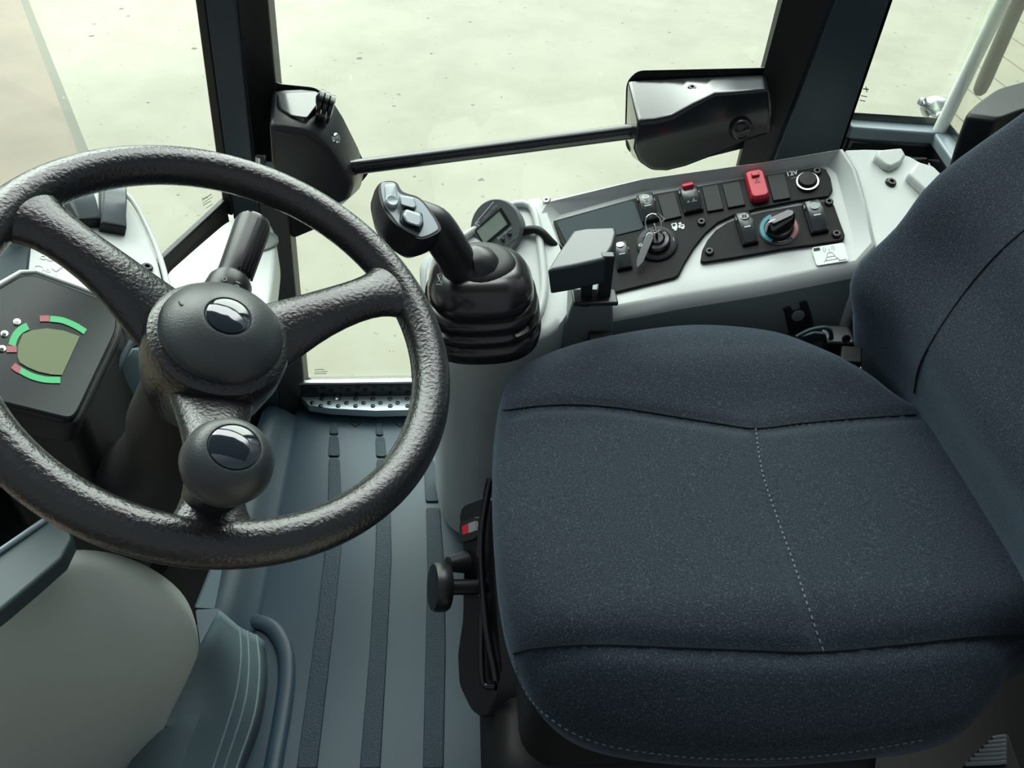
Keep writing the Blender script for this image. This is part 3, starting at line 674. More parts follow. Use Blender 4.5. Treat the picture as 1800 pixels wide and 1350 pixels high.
# rear cover behind the panels
RZ = Zp((1540, 300), .66)
PR = Plane(Zp((1490, 270), .615), V((.08, -.30, .95)))
rq = [(1484, 262), (1520, 261), (1562, 262), (1600, 274), (1632, 292), (1658, 316), (1680, 350), (1620, 440), (1545, 440), (1532, 400), (1508, 300)]
rc = mk('rear_cover', *g_slab([PR.at(p) for p in rq], (0, 0, -.12)), 'light', sc, bevel=.004, label='pale rear cover with two moulded blocks')
def block(q, h, dpt):
    mk('moulded_block', *g_loft([[PR.at(p, -.002) for p in q], [PR.at(p, -.002) + PR.n * h for p in q]]), 'light', rc, bevel=.004)
block([(1531, 285), (1537, 274), (1578, 270), (1586, 283), (1578, 296), (1560, 305), (1548, 300)], .012, 0)
block([(1588, 318), (1604, 296), (1632, 304), (1650, 322), (1620, 350)], .014, 0)
screw(None, PR.at((1565, 322), .0), PR.n, .0075, rc, 'satin')
# side panel under the pod with its vertical gap
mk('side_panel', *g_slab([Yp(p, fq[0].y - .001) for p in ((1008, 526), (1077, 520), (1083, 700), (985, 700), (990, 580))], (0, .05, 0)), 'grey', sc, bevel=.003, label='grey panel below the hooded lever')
lt2 = mk('latch', *g_box(Yp((1056, 602), fq[0].y - .012), (1, 0, 0), (0, 1, 0), (0, 0, 1), .034, .02, .026), 'black', sc, bevel=.003)

# ------------------------------------------------------------------ pod under the joystick
PZ = lambda p: PC.at(p, 0)
top = [(738, 470), (758, 449), (800, 424), (850, 395), (902, 367), (950, 352), (964, 385), (985, 440), (1003, 495), (1008, 530), (985, 578), (940, 606), (890, 628), (838, 640), (790, 625), (760, 590), (744, 530)]
TP = resample([PZ(V(p).to_2d()) for p in catmull(top, 4, True)], 64)
tc = sum(TP, V()) / 64
lo1 = [tc + (p - tc) * .985 + V((0, 0, .006)) for p in TP]
def lower(z, sx, sy, dx, dy): return [V((tc.x + dx + (p.x - tc.x) * sx, tc.y + dy + (p.y - tc.y) * sy, z + (p.z - tc.z) * max(0, (z / tc.z)) ** 2)) for p in TP]
inn = [tc + (p - tc) * .90 + V((0, 0, .008)) for p in TP]
pod_loops = [inn, lo1, TP, lower(.42, .99, .99, 0, 0), lower(.32, .86, .90, -.004, .006), lower(.20, .78, .84, -.012, .015), lower(.08, .74, .82, -.018, .018), lower(.0, .74, .82, -.02, .018)]
mk('pod', *g_loft(pod_loops), 'light', sc, angle=50, label='rounded grey column under the joystick')
# raised rim round the joystick boot
rim = resample([PZ(V(p).to_2d()) + V((0, 0, .012)) for p in catmull([(762, 470), (830, 420), (890, 378), (925, 372), (940, 392), (950, 450), (955, 530), (930, 585), (840, 622), (775, 600), (757, 540)], 5, True)], 60)
mk('boot_rim', *g_tube(rim, .0055, 10, closed=True), 'light', sc)

# ================================================================== JOYSTICK
JB = Zp((846, 560), .478); JA = V((-.02, -.02, 1)).normalized()
js = thing('joystick', 'black joystick with grey buttons on a ribbed rubber boot', 'joystick', JB)
prof = [(.078, -.012), (.080, .000), (.079, .006), (.072, .010), (.0775, .016), (.077, .023), (.069, .027), (.074, .033), (.073, .040), (.065, .044), (.069, .050), (.067, .060), (.060, .072), (.050, .082), (.036, .088), (.001, .090)]
mk('boot', *g_lathe(prof, JB, JA, 56, .96, power=2.6), 'boot', js, angle=60, label='ribbed black rubber boot')
JT = JB + JA * .084
col_top = JT + V((-.004, -.004, .022))
mk('collar', *g_tube([JT - JA * .012, JT - JA * .002, JT + JA * .006, JT + JA * .010], [.046, .045, .040, .030], 32), 'black', js)
s0 = Dp((826, 482), (JT - CAM).length - .005)
ds = (JT - CAM).length
path = [JT + V((-.003, -.006, -.022)), JT + V((-.006, -.011, -.002))] + [Dp(p, ds - o) for p, o in (((814, 472), .014), ((789, 433), .032), ((766, 400), .044), ((746, 390), .048), ((726, 384), .048))]
path = catmull(path, 4)
rad = [.0238 + .019 * max(0, 1 - i / (len(path) - 1) / .42) ** 1.6 for i in range(len(path))]
mk('shaft', *g_tube(path, rad, 24, .95), 'satin', js)
# the head: flat-topped grip with a button plate facing up and towards the operator
hc_ = Dp((715, 372), ds - .088); hn = (V((.30, -.42, .86))).normalized(); PH = Plane(hc_, hn)
hout = catmull([(664, 326), (676, 317), (696, 319), (708, 336), (738, 347), (760, 372), (776, 398), (772, 410), (748, 421), (730, 419), (704, 402), (684, 384), (668, 356)], 4, True)
HT = [PH.at(p.to_2d(), 0) for p in hout]; hcent = sum(HT, V()) / len(HT)
def hl(s, d, sh=V((0, 0, 0))): return [hcent + (p - hcent) * s + hn * d + sh for p in HT]
dn_ = V((-.004, -.006, -.006))
mk('grip_head', *g_loft([hl(.97, 0), hl(1.0, -.003), hl(1.03, -.010, dn_ * .3), hl(1.0, -.020, dn_ * .9), hl(.84, -.029, dn_ * 1.2), hl(.5, -.034, dn_ * 1.3)]), 'satin', js, angle=60)
plate = catmull([(670, 324), (679, 320), (695, 322), (703, 340), (736, 350), (757, 375), (770, 398), (767, 406), (746, 416), (733, 414), (706, 399), (690, 380), (674, 354)], 4, True)
mk('button_plate', *g_slab([PH.at(p.to_2d(), .0015) for p in plate], hn * -.004), 'head', js, bevel=.0008)
def hb(px, h, t, mat, name='button', bev=.002, parent=None): return mk(name, *g_loft([[PH.at(p, h - t) for p in px], [PH.at(p, h - t * .3) for p in px], [PH.at(p, h) for p in [(p[0] * .86 + sum(q[0] for q in px) / len(px) * .14, p[1] * .86 + sum(q[1] for q in px) / len(px) * .14) for p in px]]]), mat, parent or js, bevel=bev)
hb(rounded([(676, 324), (695, 323), (700, 350), (698, 366), (686, 366), (677, 352)], 5), .004, .004, 'head', 'button_recess', .001)
mk('button', *g_lathe([(.0075, 0), (.0075, .0035), (.006, .0048), (.003, .0038), (.0005, .0036)], PH.at((688, 356), .003), hn, 24), 'button', js)
hb(rounded([(702, 343), (728, 347), (733, 364), (726, 366), (704, 360)], 3), .011, .010, 'button')
hb(rounded([(704, 372), (712, 363), (742, 374), (745, 395), (738, 410), (712, 398), (702, 390)], 5), .006, .006, 'satin', 'rocker_base')
hb(rounded([(707, 378), (713, 367), (740, 376), (744, 390), (738, 400), (714, 392)], 5), .014, .010, 'button')
from mathutils.bvhtree import BVHTree as _BT
_bv, _bf = g_lathe(prof, JB, JA, 56, .96, power=2.6); _bt = _BT.FromPolygons([tuple(x) for x in _bv], _bf)
boot_o = bpy.data.objects['boot']
def on_boot(p):
    r = _bt.ray_cast(CAM, ray(p).normalized()); return None if r[0] is None else r[0] + (CAM - r[0]).normalized() * .0006
for strokes, mat_ in (([((768, 484), (776, 481)), ((770, 485), (773, 493)), ((773, 493), (777, 483)), ((769, 497), (773, 493)), ((773, 493), (778, 499)), ((767, 500), (779, 501))], 'greyprint'),
                      ([((866, 466), (874, 465)), ((866, 466), (867, 484)), ((874, 465), (874, 484)), ((867, 484), (874, 484)), ((867, 474), (874, 470)), ((867, 476), (874, 482))], 'black')):
    g = G()
    for p, q in strokes:
        A_, B_ = on_boot(p), on_boot(q)
        if A_ is not None and B_ is not None: g.add(*g_tube([A_, B_], .0009, 6))
    if g.v: g.mk('icon', mat_, boot_o, smooth=False)
# ================================================================== ROUND DISPLAY
GD = Yp((870, 401), 1.06); gn = V((-.55, -.72, .50)).normalized()
e1 = Yp((903, 366), 1.06) - GD
gx = (Yp((905, 374), 1.06) - Yp((838, 428), 1.06)); gx = (gx - gn * gx.dot(gn)).normalized(); fgd = Fr(GD, gx, gn.cross(gx))
if fgd.z.dot(gn) < 0: fgd = Fr(GD, gx, -gn.cross(gx))
dd = thing('round_display', 'round dark grey display with small screen and three buttons behind the joystick', 'display', GD)
GR = .0405
case = mk('case', *g_lathe([(GR * .82, -.030), (GR * .88, -.012), (GR, -.010), (GR, -.001), (GR * .975, 0), (.001, 0.0002)], GD, fgd.z, 56), 'display', dd)
mk('screen', *g_slab(fgd.poly([(-.026, -.008), (.020, -.008), (.020, .015), (-.026, .015)], .0012), fgd.z * -.001), 'lcd2', dd, smooth=False, label='pale grey liquid crystal screen')
mk('bezel', *g_strip(fgd, [(-.028, -.011), (.0245, -.011), (.0245, .017), (-.028, .017)], [(-.026, -.008), (.020, -.008), (.020, .015), (-.026, .015)], .0004, .0014, True), 'black', dd, smooth=False)
g = G()
zf = [(-.030, .0165), (-.0190, .0165), (-.0215, .0205), (-.0140, .0245), (-.0165, .0230)]
g.add(*line(fgd, (-.0325, .0150), (-.0180, .0180), .0007, .0006)); g.add(*line(fgd, (-.0180, .0180), (-.0230, .0240), .0007, .0006)); g.add(*line(fgd, (-.0230, .0240), (-.0150, .0225), .0007, .0006))
g.add(*line(fgd, (-.0230, .0245), (.0190, .0310), .0007, .0006)); g.mk('logo_line', 'white', dd, smooth=False)
text('lettering', 'clean-life', fgd.p(.006, .0225, .0003), fgd.x * 1 + fgd.y * .12, fgd.y, .0085, 'greyprint', dd, bold=.00015)
for x in (-.012, .001, .014): mk('button', *g_lathe([(.0032, 0), (.0031, .0018), (.0022, .0028), (.0002, .003)], fgd.p(x, -.0215, 0), fgd.z, 18), 'satin', dd)
text('lettering', 'Betriebsstd.', fgd.p(.009, -.0150, .0003), fgd.x, fgd.y, .0058, 'white', dd)
text('lettering', 'Service Reset', fgd.p(.006, -.0300, .0003), fgd.x, fgd.y, .0052, 'greyprint', dd)
br = G(); br.add(*g_box(fgd.p(-.022, -.018, -.030), fgd.x, fgd.y, fgd.z, .03, .045, .03)); br.add(*g_tube([fgd.p(.0, -.01, -.03), fgd.p(.008, -.04, -.035), fgd.p(.02, -.07, -.04)], .012, 12))
br.mk('mounting_bracket', 'black', dd, bevel=.003)
mk('wire', *g_tube(catmull([fgd.p(.02, -.02, -.02), fgd.p(.045, -.035, -.02), fgd.p(.05, -.06, -.028), fgd.p(.05, -.085, -.05)], 6), .006, 10), 'black', dd)
mk('wing_screw', *g_box(fgd.p(-.040, -.030, -.02), fgd.x, fgd.y, fgd.z, .012, .006, .008), 'alu', dd, bevel=.002)

# ================================================================== HOODED LEVER
PL = Plane(Zp((1020, 440), .585), V((.02, .04, 1)))
lv = thing('lever', 'black box-shaped lever pad on two posts at the front of the console', 'lever', PL.at((1020, 460)))
lp = [(962, 478), (986, 440), (1008, 408), (1030, 404), (1081, 402), (1084, 412), (1078, 435), (1064, 458), (1010, 470)]
LT = [PL.at(p) for p in lp]; lc = sum(LT, V()) / len(LT)
low = [PL.at(p) for p in lp]
mk('pad', *g_loft([[lc + (p - lc) * .97 + V((0, 0, .003)) for p in LT], LT, [lc + (p - lc) * .97 + V((0.004, .002, -.034)) for p in LT]]), 'pad', lv, bevel=.004, label='black pad with rounded edges')
for px_, w_ in (((1030, 512), .014), ((1062, 506), .016)):
    b_ = Yp(px_, PL.at((1030, 470)).y + .025)
    mk('post', *g_box(b_ + V((0, 0, .014)), (1, 0, 0), (0, 1, 0), (0, 0, 1), w_, .012, .068), 'satin', lv, bevel=.002)
mk('foot', *g_box(Yp((1045, 523), PL.at((1030, 470)).y + .022), (1, 0, -.0), (0, 1, 0), (0, 0, 1), .055, .03, .006), 'satin', lv, bevel=.002)

# ================================================================== KEY
ky = thing('ignition_key', 'flat metal key with wire ring and folded clip in the ignition switch', 'key', fi.p(0, 0, .02))
mk('ring', *g_tube([fi.p(-.001 + .0105 * math.cos(t), .016 + .0115 * math.sin(t), .026 + .006 * math.sin(t)) for t in [2 * math.pi * k / 28 for k in range(28)]], .0009, 8, closed=True), 'chrome', ky)
ka, kb = PC.at((1143, 414), .024), PC.at((1120, 470), .012)
kd = (kb - ka).normalized(); kn = (PC.n - kd * PC.n.dot(kd)).normalized(); ks = kd.cross(kn)
fkey = Fr(ka, kd, ks); L_ = (kb - ka).length
mk('tag', *g_slab(fkey.poly([(-.004, 0), (-.003, .0035), (0, .0052), (.004, .0055), (L_ * .8, .0045), (L_, .001), (L_, -.001), (L_ * .8, -.0050), (.004, -.0055), (0, -.0052), (-.003, -.0035)], .001), fkey.z * -.002), 'alu', ky, bevel=.0006)
mk('clip', *g_tube([fi.p(-.009, .026, .028), fi.p(-.002, .031, .030), fi.p(.008, .029, .028), fi.p(.015, .021, .024), fi.p(.009, .019, .024)], [(.0012, .0022)] * 5, 8), 'chrome', ky)
mk('key_bow', *g_box(fi.p(0, .006, .021), fi.x, fi.y, fi.z, .003, .018, .016), 'gloss', ky, bevel=.001)

# ================================================================== STEERING WHEEL
WC, WN = V((-.18198, .53284, .72619)), V((.42275, -.22585, .87765)).normalized()
WP = Plane(WC, WN)
wx = (WP.at((715, 505)) - WC).normalized(); fw = Fr(WC, wx, WN.cross(wx))
if fw.z.dot(WN) < 0: fw = Fr(WC, wx, -WN.cross(wx))
sw = thing('steering_wheel', 'black grained three-spoke steering wheel with spinner knob', 'steering wheel', WC)
RR, rr = .172, .0162
ringp = [fw.p(RR * math.cos(t), RR * math.sin(t)) for t in [2 * math.pi * k / 120 for k in range(120)]]
mk('rim', *g_tube(ringp, rr, 28, closed=True), 'rim', sw)
def ang(px): d = WP.at(px) - WC; return math.atan2(d.dot(fw.y), d.dot(fw.x))
for px in ((-8, 345), (716, 505), (372, 930)):
    a = ang(px); d = fw.x * math.cos(a) + fw.y * math.sin(a)
    prof = [(.020, -.030, .034, .014), (.045, -.026, .032, .014), (.065, -.018, .0265, .0135), (.090, -.008, .0215, .013), (.120, -.002, .0190, .0125), (.142, 0, .0205, .0125), (.156, 0, .026, .0135), (.166, 0, .036, .014), (.172, 0, .042, .012)]
    pts = [WC + d * r + WN * h for r, h, *_ in prof]
    mk('spoke', *g_tube(pts, [(b, c) for _, _, b, c in prof], 24, hint=WN), 'rim', sw, sub=1)
HB = WC - WN * .019
mk('hub_body', *g_lathe([(.046, -.055), (.050, -.040), (.0545, -.012), (.0545, .006), (.0525, .014), (.047, .018), (.001, .018)], HB, WN, 56), 'rim', sw, label='grained hub under the smooth cover')
hcov = mk('hub_cover', *g_lathe([(.0455, .016), (.0460, .022), (.0435, .0265), (.036, .0325), (.027, .0375), (.0200, .0410), (.0174, .0415), (.0160, .040), (.001, .040)], HB, WN, 64), 'hub', sw, label='smooth domed hub cover')
mk('emblem', *g_lathe([(.0156, .039), (.0155, .0418), (.012, .0430), (.006, .0437), (.0002, .0440)], HB, WN, 48), 'emblem', hcov, label='glossy black oval hub button')
f = Fr(HB + WN * .0355, fw.x, fw.y); a = ang((322, 553)); q = f.p(.033 * math.cos(a), .033 * math.sin(a), 0)
dm = (q - HB); dm = (dm - WN * dm.dot(WN)).normalized(); fz_ = (WN + dm * .55).normalized(); fmk = Fr(q + fz_ * -.0006, fz_.cross(dm), dm)
mk('cover_mark', *annulus(fmk, .0035, .0047, 0, .0012, 12, -.9, .9), 'hub', hcov)
# spinner knob
kb_ = Dp((382, 893), (WC - CAM).length - .055); kb0 = WP.at((374, 867), .010)
kn0 = thing  # (alias kept out of the way)
kc0 = kb0 + WN * .006
kn_ = mk('spinner_knob', *g_lathe([(.001, .013), (.012, .0145), (.020, .019), (.0262, .027), (.0288, .036), (.0276, .045), (.0235, .053), (.0180, .0578), (.0164, .058), (.0155, .057), (.001, .057)], kc0, WN, 56), 'hub', sw, label='round spinner knob on the lower rim')
mk('knob_stem', *g_lathe([(.018, -.012), (.0165, .003), (.015, .009), (.0135, .018), (.001, .018)], kc0, WN, 32), 'satin', kn_)
mk('emblem', *g_lathe([(.0153, .0555), (.0151, .0582), (.011, .0598), (.005, .0606), (.0002, .0608)], kc0, WN, 44), 'emblem', kn_, label='glossy black knob button')

# ================================================================== STEERING COLUMN AND STALK
co = thing('steering_column', 'black steering column shroud under the wheel hub', 'steering column', WC - WN * .2)
c0 = WC - WN * .088
mk('shroud', *g_tube([c0 + WN * .02, c0, c0 - WN * .05, c0 - WN * .10 + V((.0, .02, -.01)), c0 - WN * .15 + V((-.01, .03, -.02)), V((-.345, .665, .42))], [.040, .046, .050, .052, .055, .058], 32), 'black', co)
sk = thing('control_stalk', 'black ribbed stalk lever with small white lamp icons right of the wheel hub', 'stalk', Dp((400, 512), .80))
sa, sb = Dp((398, 516), .830), Dp((446, 392), .880)
sdir = (sb - sa).normalized(); L_ = (sb - sa).length
mk('boss', *g_tube([sa - sdir * .05, sa - sdir * .01, sa, sa + sdir * .012, sa + sdir * .018], [.021, .0215, .0215, .020, .0165], 28), 'satin', sk)
gp = mk('grip', *g_tube([sa + sdir * .016, sa + sdir * .03, sb - sdir * .004, sb], [.0150, .0152, .0172, .0160], 36), 'satin', sk)
vdir = (CAM - (sa + sb) / 2); vdir = (vdir - sdir * vdir.dot(sdir)).normalized(); sdd = sdir.cross(vdir)
if (Dp((480, 430), .82) - (sa + sb) / 2).dot(sdd) < 0: sdd = -sdd
g = G()
for k in range(6):
    t = .15 + k * .25; e = vdir * math.cos(t) + sdd * math.sin(t); s2 = sdir.cross(e)
    g.add(*g_box((sa + sb) / 2 + sdir * .008 + e * .0166, sdir, s2, e, L_ * .70, .0016, .0022))
g.mk('grip_ribs', 'satin', gp)
mk('end_cap', *g_tube([sb - sdir * .001, sb + sdir * .002, sb + sdir * .003], [.0163, .0150, .010], 32), 'gloss', gp)
fi2 = Fr(sa - sdir * .002 + vdir * .0217, sdd, sdir)
g = G(); g.add(*annulus(fi2, .0016, .0023, 0, .0004, 14, c=(-.006, .002))); g.add(*annulus(fi2, .0016, .0023, -.0006, .0004, 14, c=(.006, -.001))); g.add(*g_slab(fi2.poly(rrect(.004, .001, .0004, (.006, .004)), -.0003), fi2.z * -.0003))
g.mk('icon', 'white', sk, smooth=False)

# ================================================================== DASHBOARD
d1, d2, d3 = Zp((180, 525), .58), Zp((0, 480), .62), Zp((130, 735), .56)
PD = plane3(d1, d2, d3)
da = thing('dashboard', 'front dashboard with round-screen instrument cluster and light grey switch plate', 'dashboard', d1)
def dslab(px, h, t, mat, name, parent=None, bevel=0, vec=None, **k):
    return mk(name, *g_slab([PD.at(p, h) for p in px], vec if vec is not None else PD.n * -t), mat, parent or da, bevel=bevel, **k)
clq = rounded([(-70, 545), (38, 482), (62, 482), (205, 535), (206, 580), (136, 728), (122, 737), (-70, 690)], 14, 4)
clu = dslab(clq, 0, .030, 'screen', 'instrument_cluster', bevel=.0025, label='black instrument cluster with olive screen')
fq2 = rounded([(-80, 545), (36, 476), (64, 475), (214, 530), (216, 582), (142, 736), (124, 746), (-80, 698)], 16, 4)
dslab(fq2, -.006, .030, 'charcoal', 'cluster_frame', bevel=.003)
dslab([(-80, 550), (36, 482), (64, 481), (212, 535), (214, 590), (150, 732), (124, 745), (-80, 697)], -.02, 0, 'black', 'housing', vec=V((-.02, .03, -.30)), bevel=.006)
dslab([(40, 587), (58, 580), (82, 577), (112, 581), (140, 591), (137, 598), (109, 659), (90, 658), (67, 653), (48, 645), (35, 637), (31, 627), (32, 608)], .0012, .001, 'lcd', 'screen', clu, smooth=False, label='olive liquid crystal screen')
def band(a, mat, w, nm): # arc band given centre-line pixels
    P = catmull(a, 5); L = []; R = []
    for i, p in enumerate(P):
        d = (P[min(i + 1, len(P) - 1)] - P[max(i - 1, 0)]).normalized(); n = V((-d.y, d.x, 0)) * w
        L.append((p + n).to_2d()); R.append((p - n).to_2d())
    dslab(L + R[::-1], .0010, .0008, mat, nm, clu, smooth=False)
band([(88, 560), (110, 563), (132, 572), (150, 583)], 'green', 5.2, 'green_band'); band([(70, 560), (79, 559.5), (87, 560)], 'redp', 5.2, 'red_band')
band([(49, 573), (36, 580), (26, 592), (21, 607)], 'green', 6.5, 'green_band'); band([(21, 608), (20.5, 613), (20.5, 619)], 'redp', 9, 'red_band')
band([(36, 651), (56, 661), (80, 667), (106, 668)], 'green', 5.5, 'green_band'); band([(23, 642), (29, 647), (36, 651)], 'redp', 6, 'red_band')
for c in ((30, 565), (8, 586), (4, 612)):
    dslab([(c[0] + 7 * math.cos(a), c[1] + 5.5 * math.sin(a)) for a in [2 * math.pi * k / 16 for k in range(16)]], .0012, .001, 'white', 'symbol', clu, smooth=False)
    dslab([(c[0] - 1 + 4 * math.cos(a), c[1] + 2 + 3 * math.sin(a)) for a in [2 * math.pi * k / 12 for k in range(12)]], .0016, .001, 'screen' if c[0] < 20 else 'greyprint', 'symbol', clu, smooth=False)
mk('frame_bead', *g_tube([PD.at(p, .001) for p in ((-70, 540), (10, 494), (36, 479), (64, 478), (140, 505), (206, 531))], .0028, 10), 'light', da)
# light switch plate above
HP = -.016
plq = rounded([(50, 330), (205, 331), (229, 354), (256, 402), (278, 458), (294, 525), (230, 570), (60, 520), (46, 475)], 14, 4)
plt = dslab(plq, HP, .05, 'light', 'switch_plate', bevel=.004, label='light grey plate with rocker switches')
P2 = Plane(PD.at((150, 450), HP), PD.n)
edge = [PD.at(p.to_2d(), HP - .003) for p in catmull([(200, 328), (232, 352), (260, 402), (283, 458), (300, 525)], 5)]
mk('edge_trim', *g_tube(edge, .0035, 10), 'light', da)
for q in ([(110, 338), (150, 332), (163, 402), (122, 398)], [(179, 332), (219, 338), (216, 414), (169, 405)]):
    f, w, l = quadframe(P2, q, .0)
    bz = mk('rocker_switch', *g_box(f.p(0, 0, .006), f.x, f.y, f.z, w * 1.04, l * 1.02, .014), 'black', plt, bevel=.0015, label='grey rocker on the dash plate')
    n = 12; loops = []
    for k in range(n + 1):
        v = (k / n - .5) * l * .97; z = .016 + .014 * (1 - (2 * k / n - 1) ** 2) + .005 * k / n; wt = w * .46
        loops.append([f.p(-wt, v, .008), f.p(-wt, v, z - .002), f.p(-wt * .88, v, z), f.p(wt * .88, v, z), f.p(wt, v, z - .002), f.p(wt, v, .008)])
    mk('paddle', *g_loft(loops), 'rocker2', bz, angle=50)
    mk('indicator', *g_slab(f.poly(rrect(w * .42, l * .03, l * .012, (0, -l * .05)), .0310), f.z * -.0012), 'white', bz, smooth=False)
    fc = Fr(f.p(0, l * .36, .0288), f.x, f.y * 1 - f.z * .42)
    mk('icon', *annulus(fc, w * .10, w * .15, .0004, .0005), 'white', bz, smooth=False)
screw(None, PD.at((258, 472), HP), PD.n, .007, plt, 'satin')
g = G(); fpp = Fr(PD.at((85, 470), HP + .0006), PD.at((110, 478), HP) - PD.at((60, 462), HP), PD.at((85, 440), HP) - PD.at((85, 500), HP))
if fpp.z.dot(PD.n) < 0: fpp = Fr(fpp.o, -fpp.x, fpp.y)
def pp(px): d = PD.at(px, HP) - fpp.o; return (d.dot(fpp.x), d.dot(fpp.y))
for px, r0, r1 in (((76, 453), .0022, .0036), ((88, 456), .0018, .003), ((68, 472), .004, .0052), ((84, 476), .0018, .0026), ((132, 502), .002, .0032)): g.add(*annulus(fpp, r0, r1, 0, .0003, 16, c=pp(px)))
a, b = pp((90, 472)), pp((112, 467)); g.add(*g_slab(fpp.poly([a, (a[0] + .006, a[1] + .003), (b[0], b[1] + .002), (b[0], b[1] - .002), (a[0] + .006, a[1] - .003)], .0003), fpp.z * -.0003))
for px in ((97, 484), (106, 489), (115, 492)): g.add(*g_slab(fpp.poly(rrect(.004, .0022, .0006, pp(px)), .0003), fpp.z * -.0003))
g.mk('printed_symbols', 'white', plt, smooth=False)
dslab([(-80, 380), (48, 400), (56, 425), (50, 478), (20, 492), (-80, 548)], HP + .002, .05, 'bluepanel', 'left_plate', bevel=.003, label='slate blue plate at the left')
fk2 = PD.at((20, 398), HP + .004)
ro = mk('round_switch', *g_lathe([(.022, -.002), (.022, .010), (.019, .016), (.001, .017)], fk2, PD.n, 32), 'black', da)
mk('pointer', *g_slab([PD.at(p, HP + .0222) for p in ((12, 400), (22, 399), (40, 407), (27, 411))], PD.n * -.002), 'greyprint', ro, smooth=False)
# side wing carrying the stalk socket
WZ = .47
wing = rounded([(288, 482), (345, 432), (394, 390), (425, 376), (478, 390), (487, 430), (480, 490), (468, 560), (420, 600), (330, 600), (296, 540)], 16, 4)
mk('side_wing', *g_loft([[Zp(p, WZ) for p in wing], [Zp(p, WZ) + V((0, -.004, -.05)) for p in wing]]), 'light', da, bevel=.006, label='light grey wing under the stalk')
mk('stalk_recess', *g_lathe([(.028, -.002), (.028, .002), (.025, .003), (.023, -.0), (.001, -.001)], Zp((455, 425), WZ + .001), V((0, 0, 1)), 36), 'grey', da)
# curved lower side of the dash
Ls = [(232, 600, .54), (205, 650, .52), (187, 700, .49), (178, 750, .46), (179, 800, .42), (186, 860, .37)]
Rs = [(330, 640, .46), (310, 700, .44), (292, 760, .40), (276, 810, .37), (262, 860, .33), (255, 910, .29)]
rows = []
for a, b in zip(Ls, Rs):
    p, q = Zp(a[:2], a[2]), Zp(b[:2], b[2]); mid = (p + q) / 2 + V((-.01, .02, -.02)); rows.append([p, p.lerp(mid, .5), mid, mid.lerp(q, .5), q])
mk('lower_side', *g_loft(rows, False, False, closed=False), 'teal', da, sub=1, solid=.006)
mk('edge_highlight', *g_tube(catmull([Zp(a[:2], a[2]) for a in Ls], 5), .0035, 10), 'steel', da)  # paler tube draws the highlight along this edge
bl = [(254, 690), (250, 745), (240, 800), (228, 850), (182, 858), (180, 815), (205, 755), (230, 715)]
mk('blade', *g_slab([Zp(p, .45 - .0006 * (p[1] - 690)) for p in bl], (-.004, .008, -.012)), 'teal', da, bevel=.002)
# bulged front cover and kick panel
fc_ = thing('front_cover', 'large smooth grey bulged cover low at the front left', 'cover', Zp((200, 1150), .33))
bulge = [
 [(-90, 1060, .435), (10, 1030, .432), (100, 985, .425), (200, 990, .412), (272, 1019, .398), (328, 1060, .378), (348, 1104, .352), (351, 1142, .322)],
 [(-90, 1100, .415), (10, 1080, .412), (95, 1040, .405), (190, 1040, .395), (262, 1062, .380), (318, 1095, .360), (342, 1126, .338), (346, 1158, .305)],
 [(-90, 1190, .355), (5, 1180, .355), (88, 1150, .355), (178, 1145, .345), (246, 1152, .332), (300, 1166, .315), (326, 1180, .292), (330, 1196, .265)],
 [(-90, 1280, .26), (0, 1275, .26), (80, 1255, .26), (165, 1240, .255), (228, 1235, .245), (276, 1232, .232), (300, 1234, .215), (304, 1245, .195)],
 [(-90, 1370, .14), (0, 1365, .14), (78, 1345, .14), (155, 1325, .14), (212, 1310, .135), (256, 1295, .128), (276, 1292, .118), (280, 1300, .105)],
 [(-90, 1480, .0), (0, 1470, .0), (78, 1440, .0), (150, 1410, .0), (202, 1390, .0), (240, 1365, .0), (256, 1357, .0), (260, 1362, .0)],
]
R3 = [[Zp(p[:2], p[2]) for p in r] for r in bulge]
back0 = [p + V((-.03, .05, -.05)) for p in R3[0]]; back1 = [p + V((-.012, .022, -.004)) for p in R3[0]]
vs, fs = g_loft([back0, back1] + R3, False, False, closed=False)
mk('bulge', vs, fs, 'olive', fc_, sub=2, angle=180, solid=.004)
cols = [
 [(346, 1100, .285), (338, 1150, .265), (297, 1226, .185), (243, 1318, .09), (205, 1400, .04)],
 [(384, 1073, .235), (382, 1130, .22), (365, 1215, .185), (318, 1345, .13), (300, 1400, .11)],
 [(419, 1103, .135), (421, 1158, .13), (411, 1228, .115), (374, 1346, .085), (358, 1400, .07)],
 [(433, 1110, .10), (435, 1176, .095), (426, 1245, .085), (393, 1348, .06), (378, 1400, .05)],
 [(449, 1117, .06), (454, 1176, .058), (445, 1256, .05), (414, 1348, .036), (398, 1400, .03)],
 [(463, 1128, .010), (468, 1193, .010), (456, 1273, .010), (428, 1348, .010), (412, 1400, .010)],
]
C3 = [catmull([Zp(p[:2], p[2]) for p in c], 4) for c in cols]
lipq = [(-90, 1032), (0, 970), (80, 914), (118, 918), (125, 945), (108, 980), (60, 1022), (0, 1072), (-90, 1140)]
mk('lower_lip', *g_slab([Zp(p, .47) for p in lipq], (0, .0, -.02)), 'lipdark', fc_, bevel=.003)
mk('lip_bead', *g_tube([Zp(p, .472) for p in ((-90, 1030), (0, 969), (80, 914))], .0032, 10), 'steel', fc_)
kp = mk('kick_panel', *g_loft(C3, False, False, closed=False), 'teal', fc_, angle=80, solid=.004, label='grey kick panel toned for cool light with three ridges')
for c in C3[2:5]: mk('ridge', *g_tube([p + V((.0015, -.001, .0015)) for p in c], .0022, 8), 'teal', kp)
mk('corner_flange', *g_slab([Zp((344, 1074), .30), Zp((384, 1072), .245), Zp((352, 1132), .285)], (0, .004, -.003)), 'steel', fc_, smooth=False)
